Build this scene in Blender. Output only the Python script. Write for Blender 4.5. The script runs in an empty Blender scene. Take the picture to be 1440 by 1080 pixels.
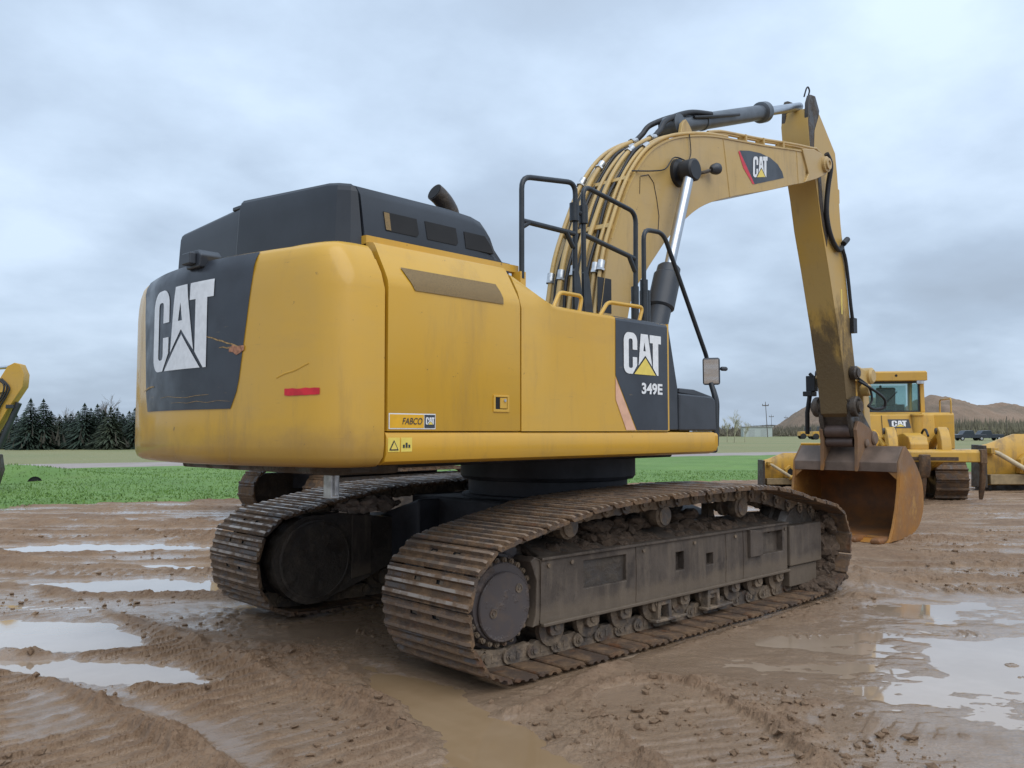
import bpy, bmesh, math, random
import numpy as np
from mathutils import Vector, Matrix

random.seed(7)
rng = np.random.default_rng(7)
sc = bpy.context.scene
COL = sc.collection

# ------------------------------------------------------------------ camera
CX, CY, CZ, YAW, PITCH = -6.2136, -5.999, 1.6864, 0.8096, 0.0562
cd = bpy.data.cameras.new('camera')
cam = bpy.data.objects.new('camera', cd)
COL.objects.link(cam)
cam.location = (CX, CY, CZ)
cam.rotation_euler = (math.pi / 2 + PITCH, 0, YAW - math.pi / 2)
cd.sensor_width = 36.0
cd.lens = 36.0 * 1192.9 / 1440.0
cd.clip_start = 0.1
cd.clip_end = 5000
sc.camera = cam

# ------------------------------------------------------------------ sky
SUN_AZ = math.radians(-105)      # compass direction (from +x, counter-clockwise) the light comes from
SUN_EL = math.radians(52)
wd = bpy.data.worlds.new('World')
sc.world = wd
wd.use_nodes = True
nt = wd.node_tree
nt.nodes.clear()
def wn(t, **k):
    n = nt.nodes.new(t)
    for a, b in k.items():
        setattr(n, a, b)
    return n
wl = nt.links.new
def wmath(op, a, b=None, c=None):
    n = wn('ShaderNodeMath', operation=op)
    for i, v in enumerate((a, b, c)):
        if v is None:
            continue
        if hasattr(v, 'links'):
            wl(v, n.inputs[i])
        else:
            n.inputs[i].default_value = v
    return n.outputs[0]
tc = wn('ShaderNodeTexCoord')
sky = wn('ShaderNodeTexSky', sky_type='NISHITA')
sky.sun_disc = False
sky.sun_elevation = SUN_EL
sky.sun_rotation = math.pi / 2 - SUN_AZ
sky.air_density = 1.0
sky.dust_density = 1.5
sep = wn('ShaderNodeSeparateXYZ')
wl(tc.outputs['Generated'], sep.inputs[0])
zz = wmath('ADD', wmath('MAXIMUM', sep.outputs[2], 0.0), 0.30)
comb = wn('ShaderNodeCombineXYZ')
wl(wmath('DIVIDE', sep.outputs[0], zz), comb.inputs[0])
wl(wmath('DIVIDE', sep.outputs[1], zz), comb.inputs[1])
mp = wn('ShaderNodeMapping')
mp.inputs['Location'].default_value = (3.1, 1.7, 0.0)
mp.inputs['Rotation'].default_value = (0, 0, 0.35)
mp.inputs['Scale'].default_value = (1.0, 1.0, 1.0)
wl(comb.outputs[0], mp.inputs[0])
n1 = wn('ShaderNodeTexNoise')
n1.inputs['Scale'].default_value = 0.95
n1.inputs['Detail'].default_value = 4
n1.inputs['Roughness'].default_value = 0.5
n1.inputs['Distortion'].default_value = 0.35
wl(mp.outputs[0], n1.inputs['Vector'])
n2 = wn('ShaderNodeTexNoise')
n2.inputs['Scale'].default_value = 3.0
n2.inputs['Detail'].default_value = 8
n2.inputs['Roughness'].default_value = 0.55
wl(mp.outputs[0], n2.inputs['Vector'])
dens = wmath('ADD', wmath('MULTIPLY', n1.outputs[0], 0.66), wmath('MULTIPLY', n2.outputs[0], 0.34))
ramp = wn('ShaderNodeValToRGB')
e = ramp.color_ramp.elements
e[0].position = 0.36; e[0].color = (0.70, 0.845, 1.03, 1)
e[1].position = 0.66; e[1].color = (0.41, 0.50, 0.625, 1)
m1 = e.new(0.46); m1.color = (0.57, 0.70, 0.87, 1)
m2 = e.new(0.55); m2.color = (0.465, 0.575, 0.725, 1)
wl(dens, ramp.inputs[0])
# overcast layer grows brighter towards the zenith as real cloud decks do
grad = wmath('ADD', wmath('MULTIPLY', wmath('MAXIMUM', sep.outputs[2], 0.0), 0.62), 0.86)
cl = wn('ShaderNodeVectorMath', operation='SCALE')
wl(ramp.outputs[0], cl.inputs[0])
wl(grad, cl.inputs['Scale'])
bg1 = wn('ShaderNodeBackground'); bg1.inputs[1].default_value = 0.07
wl(sky.outputs[0], bg1.inputs[0])
bg2 = wn('ShaderNodeBackground'); bg2.inputs[1].default_value = 1.0
wl(cl.outputs[0], bg2.inputs[0])
mixw = wn('ShaderNodeMixShader'); mixw.inputs[0].default_value = 0.90
wl(bg1.outputs[0], mixw.inputs[1]); wl(bg2.outputs[0], mixw.inputs[2])
wo = wn('ShaderNodeOutputWorld')
wl(mixw.outputs[0], wo.inputs[0])

# ------------------------------------------------------------------ sun (soft, behind cloud)
sd = bpy.data.lights.new('sun', 'SUN')
sd.energy = 1.5
sd.angle = math.radians(60)
sd.color = (1.0, 0.955, 0.89)
so = bpy.data.objects.new('sun', sd)
COL.objects.link(so)
sv = Vector((math.cos(SUN_EL) * math.cos(SUN_AZ), math.cos(SUN_EL) * math.sin(SUN_AZ), math.sin(SUN_EL)))
so.rotation_euler = sv.to_track_quat('Z', 'Y').to_euler()
so.location = sv * 60

sc.view_settings.view_transform = 'Standard'
sc.view_settings.look = 'None'
sc.view_settings.exposure = 0.16
sc.view_settings.gamma = 1.0
sc.view_settings.use_curve_mapping = False
sc.render.engine = 'CYCLES'
sc.cycles.max_bounces = 6
sc.cycles.transparent_max_bounces = 8

# ------------------------------------------------------------------ frames of reference
UR = (math.sin(YAW), -math.cos(YAW))      # a ground axis across the yard
UF = (math.cos(YAW), math.sin(YAW))       # a ground axis along the yard
def W(a, d, z=0.0):
    return (CX + a * UR[0] + d * UF[0], CY + a * UR[1] + d * UF[1], z)
TH = 0.0455                                # slew of the excavator's upper body on its tracks

# ------------------------------------------------------------------ materials
MATS = {}
class NB:
    """small node builder"""
    def __init__(s, name):
        s.m = bpy.data.materials.new(name); s.m.use_nodes = True
        s.t = s.m.node_tree; s.t.nodes.clear()
        s.out = s.t.nodes.new('ShaderNodeOutputMaterial')
        s.b = s.t.nodes.new('ShaderNodeBsdfPrincipled')
        s.t.links.new(s.b.outputs[0], s.out.inputs[0])
        s.co = s.t.nodes.new('ShaderNodeTexCoord')
        MATS[name] = s.m
    def set(s, sock, v):
        if hasattr(v, 'links'): s.t.links.new(v, sock)
        else:
            if isinstance(v, tuple) and len(v) == 3 and sock.type == 'RGBA': v = (*v, 1)
            sock.default_value = v
    def noise(s, scale, detail=4, rough=0.55, vec=None, dist=0.0, sc3=None):
        n = s.t.nodes.new('ShaderNodeTexNoise')
        n.inputs['Scale'].default_value = scale; n.inputs['Detail'].default_value = detail
        n.inputs['Roughness'].default_value = rough; n.inputs['Distortion'].default_value = dist
        v = vec if vec is not None else getattr(s, 'wv', None) or s.co.outputs['Object']
        if sc3:
            mp = s.t.nodes.new('ShaderNodeMapping'); mp.inputs['Scale'].default_value = sc3
            s.t.links.new(v, mp.inputs[0]); v = mp.outputs[0]
        s.t.links.new(v, n.inputs['Vector'])
        return n.outputs[0]
    def ramp(s, f, p0, p1, c0=0.0, c1=1.0):
        n = s.t.nodes.new('ShaderNodeMapRange'); n.interpolation_type = 'SMOOTHSTEP'
        s.set(n.inputs[0], f)
        n.inputs[1].default_value = p0; n.inputs[2].default_value = p1
        n.inputs[3].default_value = c0; n.inputs[4].default_value = c1
        return n.outputs[0]
    def mix(s, f, a, b):
        n = s.t.nodes.new('ShaderNodeMix'); n.data_type = 'RGBA'
        s.set(n.inputs[0], f); s.set(n.inputs[6], a); s.set(n.inputs[7], b)
        return n.outputs[2]
    def math(s, op, a, b=0.0):
        n = s.t.nodes.new('ShaderNodeMath'); n.operation = op
        s.set(n.inputs[0], a); s.set(n.inputs[1], b)
        return n.outputs[0]
    def xyz(s, vec=None):
        n = s.t.nodes.new('ShaderNodeSeparateXYZ')
        s.t.links.new(vec if vec is not None else s.co.outputs['Object'], n.inputs[0]); return n.outputs
    def bump(s, h, strength=0.3, dist=0.01):
        n = s.t.nodes.new('ShaderNodeBump')
        n.inputs['Strength'].default_value = strength; n.inputs['Distance'].default_value = dist
        s.set(n.inputs['Height'], h); s.t.links.new(n.outputs[0], s.b.inputs['Normal'])
    def world(s):
        s.wv = s.t.nodes.new('ShaderNodeNewGeometry').outputs['Position']
    def attr(s, name):
        n = s.t.nodes.new('ShaderNodeAttribute'); n.attribute_name = name; return n
    def fin(s, col, rough=0.5, metal=0.0, **k):
        s.set(s.b.inputs['Base Color'], col); s.set(s.b.inputs['Roughness'], rough); s.set(s.b.inputs['Metallic'], metal)
        for a, v in k.items(): s.set(s.b.inputs[a.replace('_', ' ')], v)
        return s.m

def simple(name, col, rough=0.5, metal=0.0, var=0.18, scale=6.0, bump=0.0, **k):
    b = NB(name)
    f = b.ramp(b.noise(scale, 5), 0.3, 0.7)
    c = b.mix(f, tuple(x * (1 - var) for x in col), tuple(min(1, x * (1 + var)) for x in col))
    if bump: b.bump(b.noise(scale * 8, 5), bump, 0.01)
    return b.fin(c, rough, metal, **k)

def paint(name, col, fade, rough=0.42, dirt=0.25, mudline=None, gloss=0.45):
    """weathered enamel: sun-bleached patches, thin grime, scuffs, a few rust chips"""
    b = NB(name)
    f = b.ramp(b.noise(0.9, 5, 0.6), 0.35, 0.68)
    c = b.mix(f, col, fade)
    streak = b.ramp(b.noise(2.2, 7, 0.7, sc3=(1.6, 1.6, 0.28)), 0.50, 0.72)
    c = b.mix(b.math('MULTIPLY', streak, dirt), c, (0.20, 0.13, 0.065))
    chips = b.ramp(b.noise(12, 5, 0.78), 0.672, 0.70)
    c = b.mix(b.math('MULTIPLY', chips, 0.75), c, (0.10, 0.05, 0.025))
    scr = b.ramp(b.noise(9, 6, 0.65, sc3=(0.45, 0.45, 7.0)), 0.655, 0.70)
    c = b.mix(b.math('MULTIPLY', scr, 0.35), c, (0.16, 0.10, 0.05))
    if mudline is not None:
        z = b.xyz()[2]
        zn = b.math('ADD', z, b.math('MULTIPLY', b.noise(3.0, 6, 0.65), -0.35))
        g = b.ramp(zn, mudline - 0.16, mudline + 0.10, 1.0, 0.0)
        c = b.mix(b.math('MULTIPLY', g, 0.5), c, (0.20, 0.115, 0.045))
    r = b.math('ADD', b.math('MULTIPLY', b.noise(5, 5), 0.25), rough - 0.12)
    smear = b.ramp(b.noise(1.6, 7, 0.72, sc3=(.5, .5, 2.4)), 0.50, 0.72)
    c = b.mix(b.math('MULTIPLY', smear, dirt*.45), c, (0.33, 0.22, 0.10))
    b.bump(b.math('ADD', b.noise(1.1, 3), b.math('MULTIPLY', b.noise(5.5, 2), .10)), 0.10, 0.03)
    b.t.links.new(b.b.inputs['Normal'].links[0].from_socket, b.b.inputs['Coat Normal'])
    return b.fin(c, r, 0.0, Coat_Weight=gloss, Coat_Roughness=b.ramp(streak, 0.0, 1.0, 0.11, 0.40), Coat_IOR=1.5)

YEL = paint('yellow_paint', (0.645, 0.358, 0.024), (0.625, 0.365, 0.046))
YELS = paint('sill_paint', (0.665, 0.355, 0.020), (0.60, 0.335, 0.034), dirt=0.35)
CWY = paint('counterweight_paint', (0.64, 0.355, 0.024), (0.59, 0.345, 0.050), rough=0.5, dirt=0.4, mudline=1.50)
BOOMY = paint('boom_paint', (0.525, 0.345, 0.112), (0.49, 0.340, 0.150), rough=0.5, dirt=0.45, gloss=0.2)
DOZY = paint('dozer_paint', (0.60, 0.33, 0.032), (0.55, 0.32, 0.065), rough=0.55, dirt=0.75, gloss=0.15)
def stickmat():
    b = NB('stick_paint')
    f = b.ramp(b.noise(0.9, 5, 0.6), 0.35, 0.68)
    c = b.mix(f, (0.54, 0.325, 0.065), (0.50, 0.33, 0.11))
    z = b.xyz()[2]
    zn = b.math('ADD', z, b.math('MULTIPLY', b.noise(2.2, 7, 0.68, sc3=(1.6, 1.6, .6)), -3.0))
    g = b.ramp(zn, 1.45, 2.3, 1.0, 0.0)
    c = b.mix(b.math('MULTIPLY', g, 0.85), c, (0.075, 0.056, 0.038))
    ch = b.ramp(b.noise(11, 4, 0.7), 0.735, 0.76)
    c = b.mix(b.math('MULTIPLY', ch, 0.8), c, (0.09, 0.04, 0.02))
    st = b.ramp(b.noise(3.0, 6, 0.65, sc3=(2, 2, .25)), 0.55, 0.8)
    c = b.mix(b.math('MULTIPLY', st, 0.4), c, (0.18, 0.12, 0.07))
    b.bump(b.math('MULTIPLY', g, b.noise(18, 5)), 0.4, 0.02)
    return b.fin(c, b.ramp(g, 0, 1, 0.45, 0.8))
STICKY = stickmat()
BLK = simple('black_plastic', (0.038, 0.043, 0.052), 0.42, var=0.2, scale=3, bump=0.05)
HOODM = simple('hood_plastic', (0.026, 0.031, 0.040), 0.48, var=0.22, scale=1.6, bump=0.04)
def panelmat():
    b = NB('decal_black')
    c = b.mix(b.ramp(b.noise(1.6, 5), 0.3, 0.7), (0.030, 0.035, 0.045), (0.048, 0.055, 0.068))
    scr = b.ramp(b.noise(7, 6, 0.65, sc3=(1.0, 0.7, 7.0)), 0.66, 0.72)
    c = b.mix(b.math('MULTIPLY', scr, 0.55), c, (0.20, 0.15, 0.085))
    return b.fin(c, b.ramp(b.noise(4, 4), 0.3, 0.7, 0.28, 0.5))
DECB = panelmat()
RAIL = simple('rail_black', (0.022, 0.026, 0.031), 0.38, var=0.25, scale=9)
RUBB = simple('hose_rubber', (0.016, 0.017, 0.020), 0.5, var=0.2, scale=9)
NAVY = simple('undercarriage_dark', (0.030, 0.030, 0.035), 0.65, var=0.5, scale=2.5, bump=0.2)
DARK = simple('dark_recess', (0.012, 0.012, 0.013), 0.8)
WHT = simple('decal_white', (0.80, 0.81, 0.82), 0.4, var=0.06, scale=20)
DYEL = simple('decal_yellow', (0.80, 0.62, 0.12), 0.4, var=0.05, scale=20)
DORA = simple('decal_orange', (0.78, 0.42, 0.02), 0.4, var=0.05, scale=20)
PINK = simple('reflector_faded', (0.72, 0.42, 0.28), 0.45, var=0.1, scale=9)
RED = simple('reflector_red', (0.62, 0.015, 0.03), 0.35, var=0.15, scale=14)
CHROME = simple('chrome_rod', (0.50, 0.52, 0.55), 0.30, 1.0, var=0.08, scale=5)
ZINC = simple('zinc_steel', (0.52, 0.53, 0.54), 0.38, 0.85, var=0.25, scale=14)
GLASS = NB('tinted_glass').fin((0.025, 0.035, 0.042), 0.06, 0.0, IOR=1.5)
def clearglass():
    b = NB('cab_glass')
    return b.fin((0.55, 0.72, 0.70), 0.02, 0.0, Transmission_Weight=0.92, IOR=1.02)
CGLASS = clearglass()
MIRR = simple('mirror_glass', (0.75, 0.77, 0.78), 0.04, 1.0, var=0.02)
def mesh_grille():
    b = NB('perforated_grille')
    v = b.t.nodes.new('ShaderNodeTexVoronoi'); v.inputs['Scale'].default_value = 190
    b.t.links.new(b.co.outputs['Object'], v.inputs['Vector'])
    h = b.ramp(v.outputs['Distance'], 0.22, 0.34, 0.0, 1.0)
    c = b.mix(h, (0.075, 0.055, 0.032), (0.235, 0.155, 0.062))
    b.bump(h, 0.6, 0.004)
    return b.fin(c, 0.65)
GRIL = mesh_grille()
def muddy(name, mud, steel, amt, rough=0.8, scale=3.5, rust=(0.13, 0.06, 0.03), metal=0.0):
    b = NB(name); b.world()
    f = b.ramp(b.noise(scale, 7, 0.65), 0.5 - amt, 0.62 - amt * 0.4)
    pale = b.mix(b.ramp(b.noise(scale * 2.3, 6, 0.7), 0.4, 0.72), mud, tuple(min(1, x * 1.75) for x in mud))
    r = b.mix(b.ramp(b.noise(scale * 1.7, 5), 0.5, 0.75), steel, rust)
    c = b.mix(f, r, pale)
    b.bump(b.math('MULTIPLY', b.noise(scale * 9, 7, 0.7), f), 0.7, 0.015)
    return b.fin(c, b.ramp(f, 0, 1, rough - 0.3, rough + 0.1), metal)
SHOE = muddy('track_shoe_muddy', (0.125, 0.074, 0.039), (0.080, 0.056, 0.042), 0.11, 0.75, 5.5, rust=(0.16, 0.068, 0.028))
def worn():
    b = NB('worn_grouser'); b.world()
    f = b.ramp(b.noise(7, 6, 0.6), 0.42, 0.62)
    c = b.mix(f, (0.36, 0.29, 0.235), (0.155, 0.098, 0.060))
    return b.fin(c, b.ramp(f, 0, 1, 0.36, 0.75), b.ramp(f, 0, 1, 0.65, 0.0))
WORN = worn()
def framemat():
    b = NB('track_frame_muddy'); b.world()
    c = b.mix(b.ramp(b.noise(2.6, 6, .6), .3, .7), (.054, .040, .031), (.100, .077, .060))
    st = b.ramp(b.noise(5, 6, .65, sc3=(2.2, 2.2, .35)), .42, .75)
    c = b.mix(b.math('MULTIPLY', st, .65), c, (.165, .128, .094))
    dk = b.ramp(b.noise(3.0, 8, .74, sc3=(1.4, 1.4, .9)), .50, .66)
    c = b.mix(b.math('MULTIPLY', dk, .75), c, (.034, .025, .020))
    z = b.xyz(b.wv)[2]; zn = b.math('ADD', z, b.math('MULTIPLY', b.noise(6, 6, .7), -.22))
    c = b.mix(b.math('MULTIPLY', b.ramp(zn, .26, .36, 1.0, 0.0), .6), c, (.16, .120, .082))
    b.bump(b.noise(28, 6, .7), .35, .01)
    return b.fin(c, b.ramp(b.noise(6, 4), .3, .7, .5, .8))
FRAME = framemat()
LINKM = muddy('track_link_muddy', (0.17, 0.125, 0.085), (0.085, 0.070, 0.06), 0.14, 0.75, 6.0)
CAPM = muddy('final_drive_muddy', (0.105, 0.080, 0.068), (0.085, 0.070, 0.068), -0.03, 0.7, 5.0, rust=(0.115, 0.085, 0.068))
RUST = None
def rustbucket():
    b = NB('rusty_bucket')
    f = b.ramp(b.noise(1.7, 7, 0.65), 0.35, 0.68)
    c = b.mix(f, (0.38, 0.165, 0.026), (0.24, 0.115, 0.045))
    g = b.ramp(b.noise(3.4, 7, 0.7), 0.52, 0.66)
    c = b.mix(b.math('MULTIPLY', g, 0.6), c, (0.50, 0.26, 0.055))
    z = b.xyz()[2]
    zn = b.math('ADD', z, b.math('MULTIPLY', b.noise(2.0, 6, 0.65), -0.9))
    top = b.ramp(zn, 0.52, 0.80)
    c = b.mix(b.math('MULTIPLY', top, 0.65), c, (0.165, 0.115, 0.085))
    b.bump(b.noise(26, 6, 0.65), 0.3, 0.008)
    return b.fin(c, b.ramp(b.noise(4, 4), 0.3, 0.7, 0.5, 0.75), 0.15)
RUST = rustbucket()
def rustin():
    b = NB('bucket_inside_rust')
    f = b.ramp(b.noise(2.4, 7, 0.65), 0.35, 0.68)
    c = b.mix(f, (0.25, 0.100, 0.028), (0.14, 0.072, 0.035))
    b.bump(b.noise(22, 6, 0.65), 0.3, 0.008)
    return b.fin(c, 0.62, 0.1)
RUSTIN = rustin()
GREASE = muddy('greasy_steel', (0.062, 0.048, 0.036), (0.045, 0.036, 0.03), 0.1, 0.65, 4.0, rust=(0.06, 0.045, 0.034))
MUDC = muddy('mud_clump', (0.072, 0.048, 0.032), (0.10, 0.07, 0.05), 0.3, 0.9, 9.0)
DRYM = simple('dry_mud_pale', (0.33, 0.25, 0.20), 0.9, var=0.25, scale=12, bump=0.5)
# ------------------------------------------------------------------ mesh helpers
class MB:
    """collects faces; build() links them as one mesh object"""
    def __init__(s): s.v = []; s.f = []; s.mi = []
    def add(s, V, F, mi=0):
        o = len(s.v); s.v += [tuple(map(float, p)) for p in V]
        for f in F: s.f.append(tuple(i + o for i in f)); s.mi.append(mi)
        return s
    def box(s, lo, hi, mi=0):
        (a, b, c), (d, e, f) = lo, hi
        V = [(a,b,c),(d,b,c),(d,e,c),(a,e,c),(a,b,f),(d,b,f),(d,e,f),(a,e,f)]
        return s.add(V, [(3,2,1,0),(4,5,6,7),(0,1,5,4),(1,2,6,5),(2,3,7,6),(3,0,4,7)], mi)
    def obox(s, c, size, rot=None, mi=0):
        c = Vector(c); h = [x / 2 for x in size]; R = rot if rot is not None else Matrix.Identity(3)
        V = [c + R @ Vector((x*h[0], y*h[1], z*h[2])) for z in (-1,1) for x, y in ((-1,-1),(1,-1),(1,1),(-1,1))]
        return s.add(V, [(3,2,1,0),(4,5,6,7),(0,1,5,4),(1,2,6,5),(2,3,7,6),(3,0,4,7)], mi)
    def prism(s, poly, a, b, axis='y', mi=0, mi_cap=None):
        """poly in the plane across axis, from a to b along it: axis y -> (x,z); x -> (y,z); z -> (x,y)"""
        n = len(poly)
        def P(u, w, t): return {'y': (u, t, w), 'x': (t, u, w), 'z': (u, w, t)}[axis]
        V = [P(u, w, a) for u, w in poly] + [P(u, w, b) for u, w in poly]
        area = sum(poly[i][0]*poly[(i+1)%n][1] - poly[(i+1)%n][0]*poly[i][1] for i in range(n))
        flip = (area > 0) == (axis != 'y')
        if b < a: flip = not flip
        F = [tuple(range(n)), tuple(range(2*n-1, n-1, -1))]
        S = [(i, i+n, (i+1)%n+n, (i+1)%n) for i in range(n)]
        if flip: F = [f[::-1] for f in F]; S = [f[::-1] for f in S]
        s.add(V, [], mi)
        o = len(s.v) - 2*n
        for f in F: s.f.append(tuple(i+o for i in f)); s.mi.append(mi if mi_cap is None else mi_cap)
        for f in S: s.f.append(tuple(i+o for i in f)); s.mi.append(mi)
        return s
    def cyl(s, p0, p1, r, n=16, r2=None, mi=0, caps=True, rot=0.0):
        p0 = Vector(p0); p1 = Vector(p1); r2 = r if r2 is None else r2
        d = (p1 - p0).normalized(); u = d.orthogonal().normalized(); w = d.cross(u)
        V = []
        for p, q in ((p0, r), (p1, r2)):
            for i in range(n):
                t = 2*math.pi*i/n + rot
                V.append(p + u*(q*math.cos(t)) + w*(q*math.sin(t)))
        F = [(i, (i+1)%n, (i+1)%n+n, i+n) for i in range(n)]
        if caps: F += [tuple(range(n-1, -1, -1)), tuple(range(n, 2*n))]
        return s.add(V, F, mi)
    def lathe(s, c, axis, prof, n=24, mi=0):
        """prof: (along axis, radius) list"""
        c = Vector(c); d = Vector(axis).normalized(); u = d.orthogonal().normalized(); w = d.cross(u)
        V = [c + d*a + (u*math.cos(2*math.pi*i/n) + w*math.sin(2*math.pi*i/n))*max(r, 1e-4) for a, r in prof for i in range(n)]
        m = len(prof)
        F = [(k*n+i, k*n+(i+1)%n, (k+1)*n+(i+1)%n, (k+1)*n+i) for k in range(m-1) for i in range(n)]
        F += [tuple(range(n-1, -1, -1)), tuple(range((m-1)*n, m*n))]
        return s.add(V, F, mi)
    def tube(s, path, r, n=8, mi=0):
        P = [Vector(p) for p in path]; m = len(P); V = []
        T = [((P[min(i+1, m-1)] - P[max(i-1, 0)]).normalized()) for i in range(m)]
        u = T[0].orthogonal().normalized()
        for i in range(m):
            u = (u - T[i]*u.dot(T[i])).normalized(); w = T[i].cross(u)
            V += [P[i] + u*(r*math.cos(2*math.pi*k/n)) + w*(r*math.sin(2*math.pi*k/n)) for k in range(n)]
        F = [(i*n+k, i*n+(k+1)%n, (i+1)*n+(k+1)%n, (i+1)*n+k) for i in range(m-1) for k in range(n)]
        F += [tuple(range(n-1, -1, -1)), tuple(range((m-1)*n, m*n))]
        return s.add(V, F, mi)
    def loft(s, outline, rings, mi=0):
        """outline: closed (x,y) list (ccw); rings: (z, inset)"""
        n = len(outline); O = [Vector(p) for p in outline]; N = []
        for i in range(n):
            a = (O[i] - O[i-1]).normalized(); b = (O[(i+1)%n] - O[i]).normalized()
            na = Vector((a.y, -a.x)); nb = Vector((b.y, -b.x)); q = (na + nb)
            q = q.normalized(); N.append(q / max(0.5, q.dot(na)))
        V = [(*(O[i] - N[i]*ins), z) for z, ins in rings for i in range(n)]
        m = len(rings)
        F = [(k*n+i, k*n+(i+1)%n, (k+1)*n+(i+1)%n, (k+1)*n+i) for k in range(m-1) for i in range(n)]
        F += [tuple(range(n-1, -1, -1)), tuple(range((m-1)*n, m*n))]
        return s.add(V, F, mi)
    def plate(s, xs, zs, skip, y0, y1, mi=0):
        """flat plate in x,z from y0 (outer) to y1 with the cells in skip left open"""
        nx, nz = len(xs)-1, len(zs)-1
        on = lambda i, j: 0 <= i < nx and 0 <= j < nz and (i, j) not in skip
        for i in range(nx):
            for j in range(nz):
                if not on(i, j): continue
                a, b, c, d = xs[i], xs[i+1], zs[j], zs[j+1]
                s.add([(a,y0,c),(b,y0,c),(b,y0,d),(a,y0,d)], [(0,1,2,3)], mi)
                s.add([(a,y1,c),(b,y1,c),(b,y1,d),(a,y1,d)], [(3,2,1,0)], mi)
                if not on(i-1, j): s.add([(a,y0,c),(a,y0,d),(a,y1,d),(a,y1,c)], [(0,1,2,3)], mi)
                if not on(i+1, j): s.add([(b,y0,c),(b,y1,c),(b,y1,d),(b,y0,d)], [(0,1,2,3)], mi)
                if not on(i, j-1): s.add([(a,y0,c),(a,y1,c),(b,y1,c),(b,y0,c)], [(0,1,2,3)], mi)
                if not on(i, j+1): s.add([(a,y0,d),(b,y0,d),(b,y1,d),(a,y1,d)], [(0,1,2,3)], mi)
        return s
    def mesh(s, name, mats, smooth=None, weld=True):
        me = bpy.data.meshes.new(name)
        me.from_pydata(s.v, [], s.f)
        for m in mats: me.materials.append(m)
        me.polygons.foreach_set('material_index', s.mi)
        bm = bmesh.new(); bm.from_mesh(me)
        if weld: bmesh.ops.remove_doubles(bm, verts=bm.verts, dist=1e-5)
        bmesh.ops.recalc_face_normals(bm, faces=bm.faces)
        bm.to_mesh(me); bm.free()
        if smooth is not None:
            me.polygons.foreach_set('use_smooth', [True]*len(me.polygons))
            me.set_sharp_from_angle(angle=math.radians(smooth))
        me.update()
        return me
    def build(s, name, mats, parent=None, smooth=None, bevel=0.0, seg=2, rz=None, loc=None, weld=True):
        if not isinstance(mats, (list, tuple)): mats = [mats]
        o = bpy.data.objects.new(name, s.mesh(name, mats, smooth, weld))
        COL.objects.link(o)
        if parent is not None: o.parent = parent
        if rz is not None: o.rotation_euler.z = rz
        if loc is not None: o.location = loc
        if bevel:
            md = o.modifiers.new('bevel', 'BEVEL'); md.width = bevel; md.segments = seg
            md.limit_method = 'ANGLE'; md.angle_limit = math.radians(40)
            if smooth is None:
                o.data.polygons.foreach_set('use_smooth', [True]*len(o.data.polygons))
                md.harden_normals = True
        return o

def tag(o, label, cat, group=None, kind=None):
    o['label'] = label
    if cat: o['category'] = cat
    if group: o['group'] = group
    if kind: o['kind'] = kind
    return o
def empty(name, loc=(0,0,0), rz=0.0, label=None, cat=None, group=None):
    o = bpy.data.objects.new(name, None); COL.objects.link(o)
    o.location = loc; o.rotation_euler.z = rz; o.empty_display_size = 0.3
    if label: tag(o, label, cat, group)
    return o
def structure(o): o['kind'] = 'structure'; return o

def spline(P, per=8, closed=False):
    """Catmull-Rom through P"""
    P = [np.array(p, float) for p in P]; n = len(P); out = []
    for i in range(n if closed else n-1):
        if closed: p0, p1, p2, p3 = P[i-1], P[i], P[(i+1)%n], P[(i+2)%n]
        else: p0, p1, p2, p3 = P[max(i-1,0)], P[i], P[i+1], P[min(i+2,n-1)]
        for k in range(per):
            t = k/per
            out.append(0.5*((2*p1)+(-p0+p2)*t+(2*p0-5*p1+4*p2-p3)*t*t+(-p0+3*p1-3*p2+p3)*t**3))
    if not closed: out.append(P[-1])
    return out
def rounded(P, r, seg=4):
    """polyline with its inner corners rounded"""
    P = [Vector(p) for p in P]; out = [P[0]]
    for i in range(1, len(P)-1):
        a = (P[i-1]-P[i]); b = (P[i+1]-P[i]); q = min(r, a.length*0.45, b.length*0.45)
        a = P[i] + a.normalized()*q; b = P[i] + b.normalized()*q
        for k in range(seg+1):
            t = k/seg; out.append(a*(1-t)**2 + P[i]*2*t*(1-t) + b*t*t)
    return out + [P[-1]]

# the three letters of the maker's mark, in a 1.57 x 1 box
def arc(cx, cy, rx, ry, a0, a1, n=6):
    return [(cx + rx*math.cos(math.radians(a0+(a1-a0)*i/n)), cy + ry*math.sin(math.radians(a0+(a1-a0)*i/n))) for i in range(n+1)]
L_C = (arc(.34,.80,.21,.20,0,90) + arc(.20,.80,.20,.20,90,180) + arc(.20,.18,.20,.18,180,270) + [(.355,0.0),(.54,.215),(.54,.41),(.36,.41)]
       + arc(.31,.19,.05,.05,0,-90,3) + arc(.25,.19,.05,.05,270,180,3) + arc(.25,.80,.05,.05,180,90,3) + arc(.31,.80,.05,.05,90,0,3) + [(.36,.59),(.55,.59)])
L_A1 = [(.70,1.0),(.855,1.0),(.855,.80),(.805,.58),(.885,.58),(.885,.475),(.60,.215)]
L_A2 = [(.855,1.0),(1.0,1.0),(1.18,.215),(.885,.475),(.885,.58),(.905,.58),(.855,.80)]
L_A = [(.70,1.0),(1.0,1.0),(1.18,.20),(.885,.49),(.60,.20)]
L_AH = [(.855,.80),(.80,.57),(.91,.57)]
L_T = [(1.08,1.0),(1.57,1.0),(1.57,.80),(1.45,.80),(1.45,0.0),(1.39,0.0),(1.21,.19),(1.21,.80),(1.08,.80)]
L_TRI = [(.895,.415),(.42,0.0),(1.33,0.0)]
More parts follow.
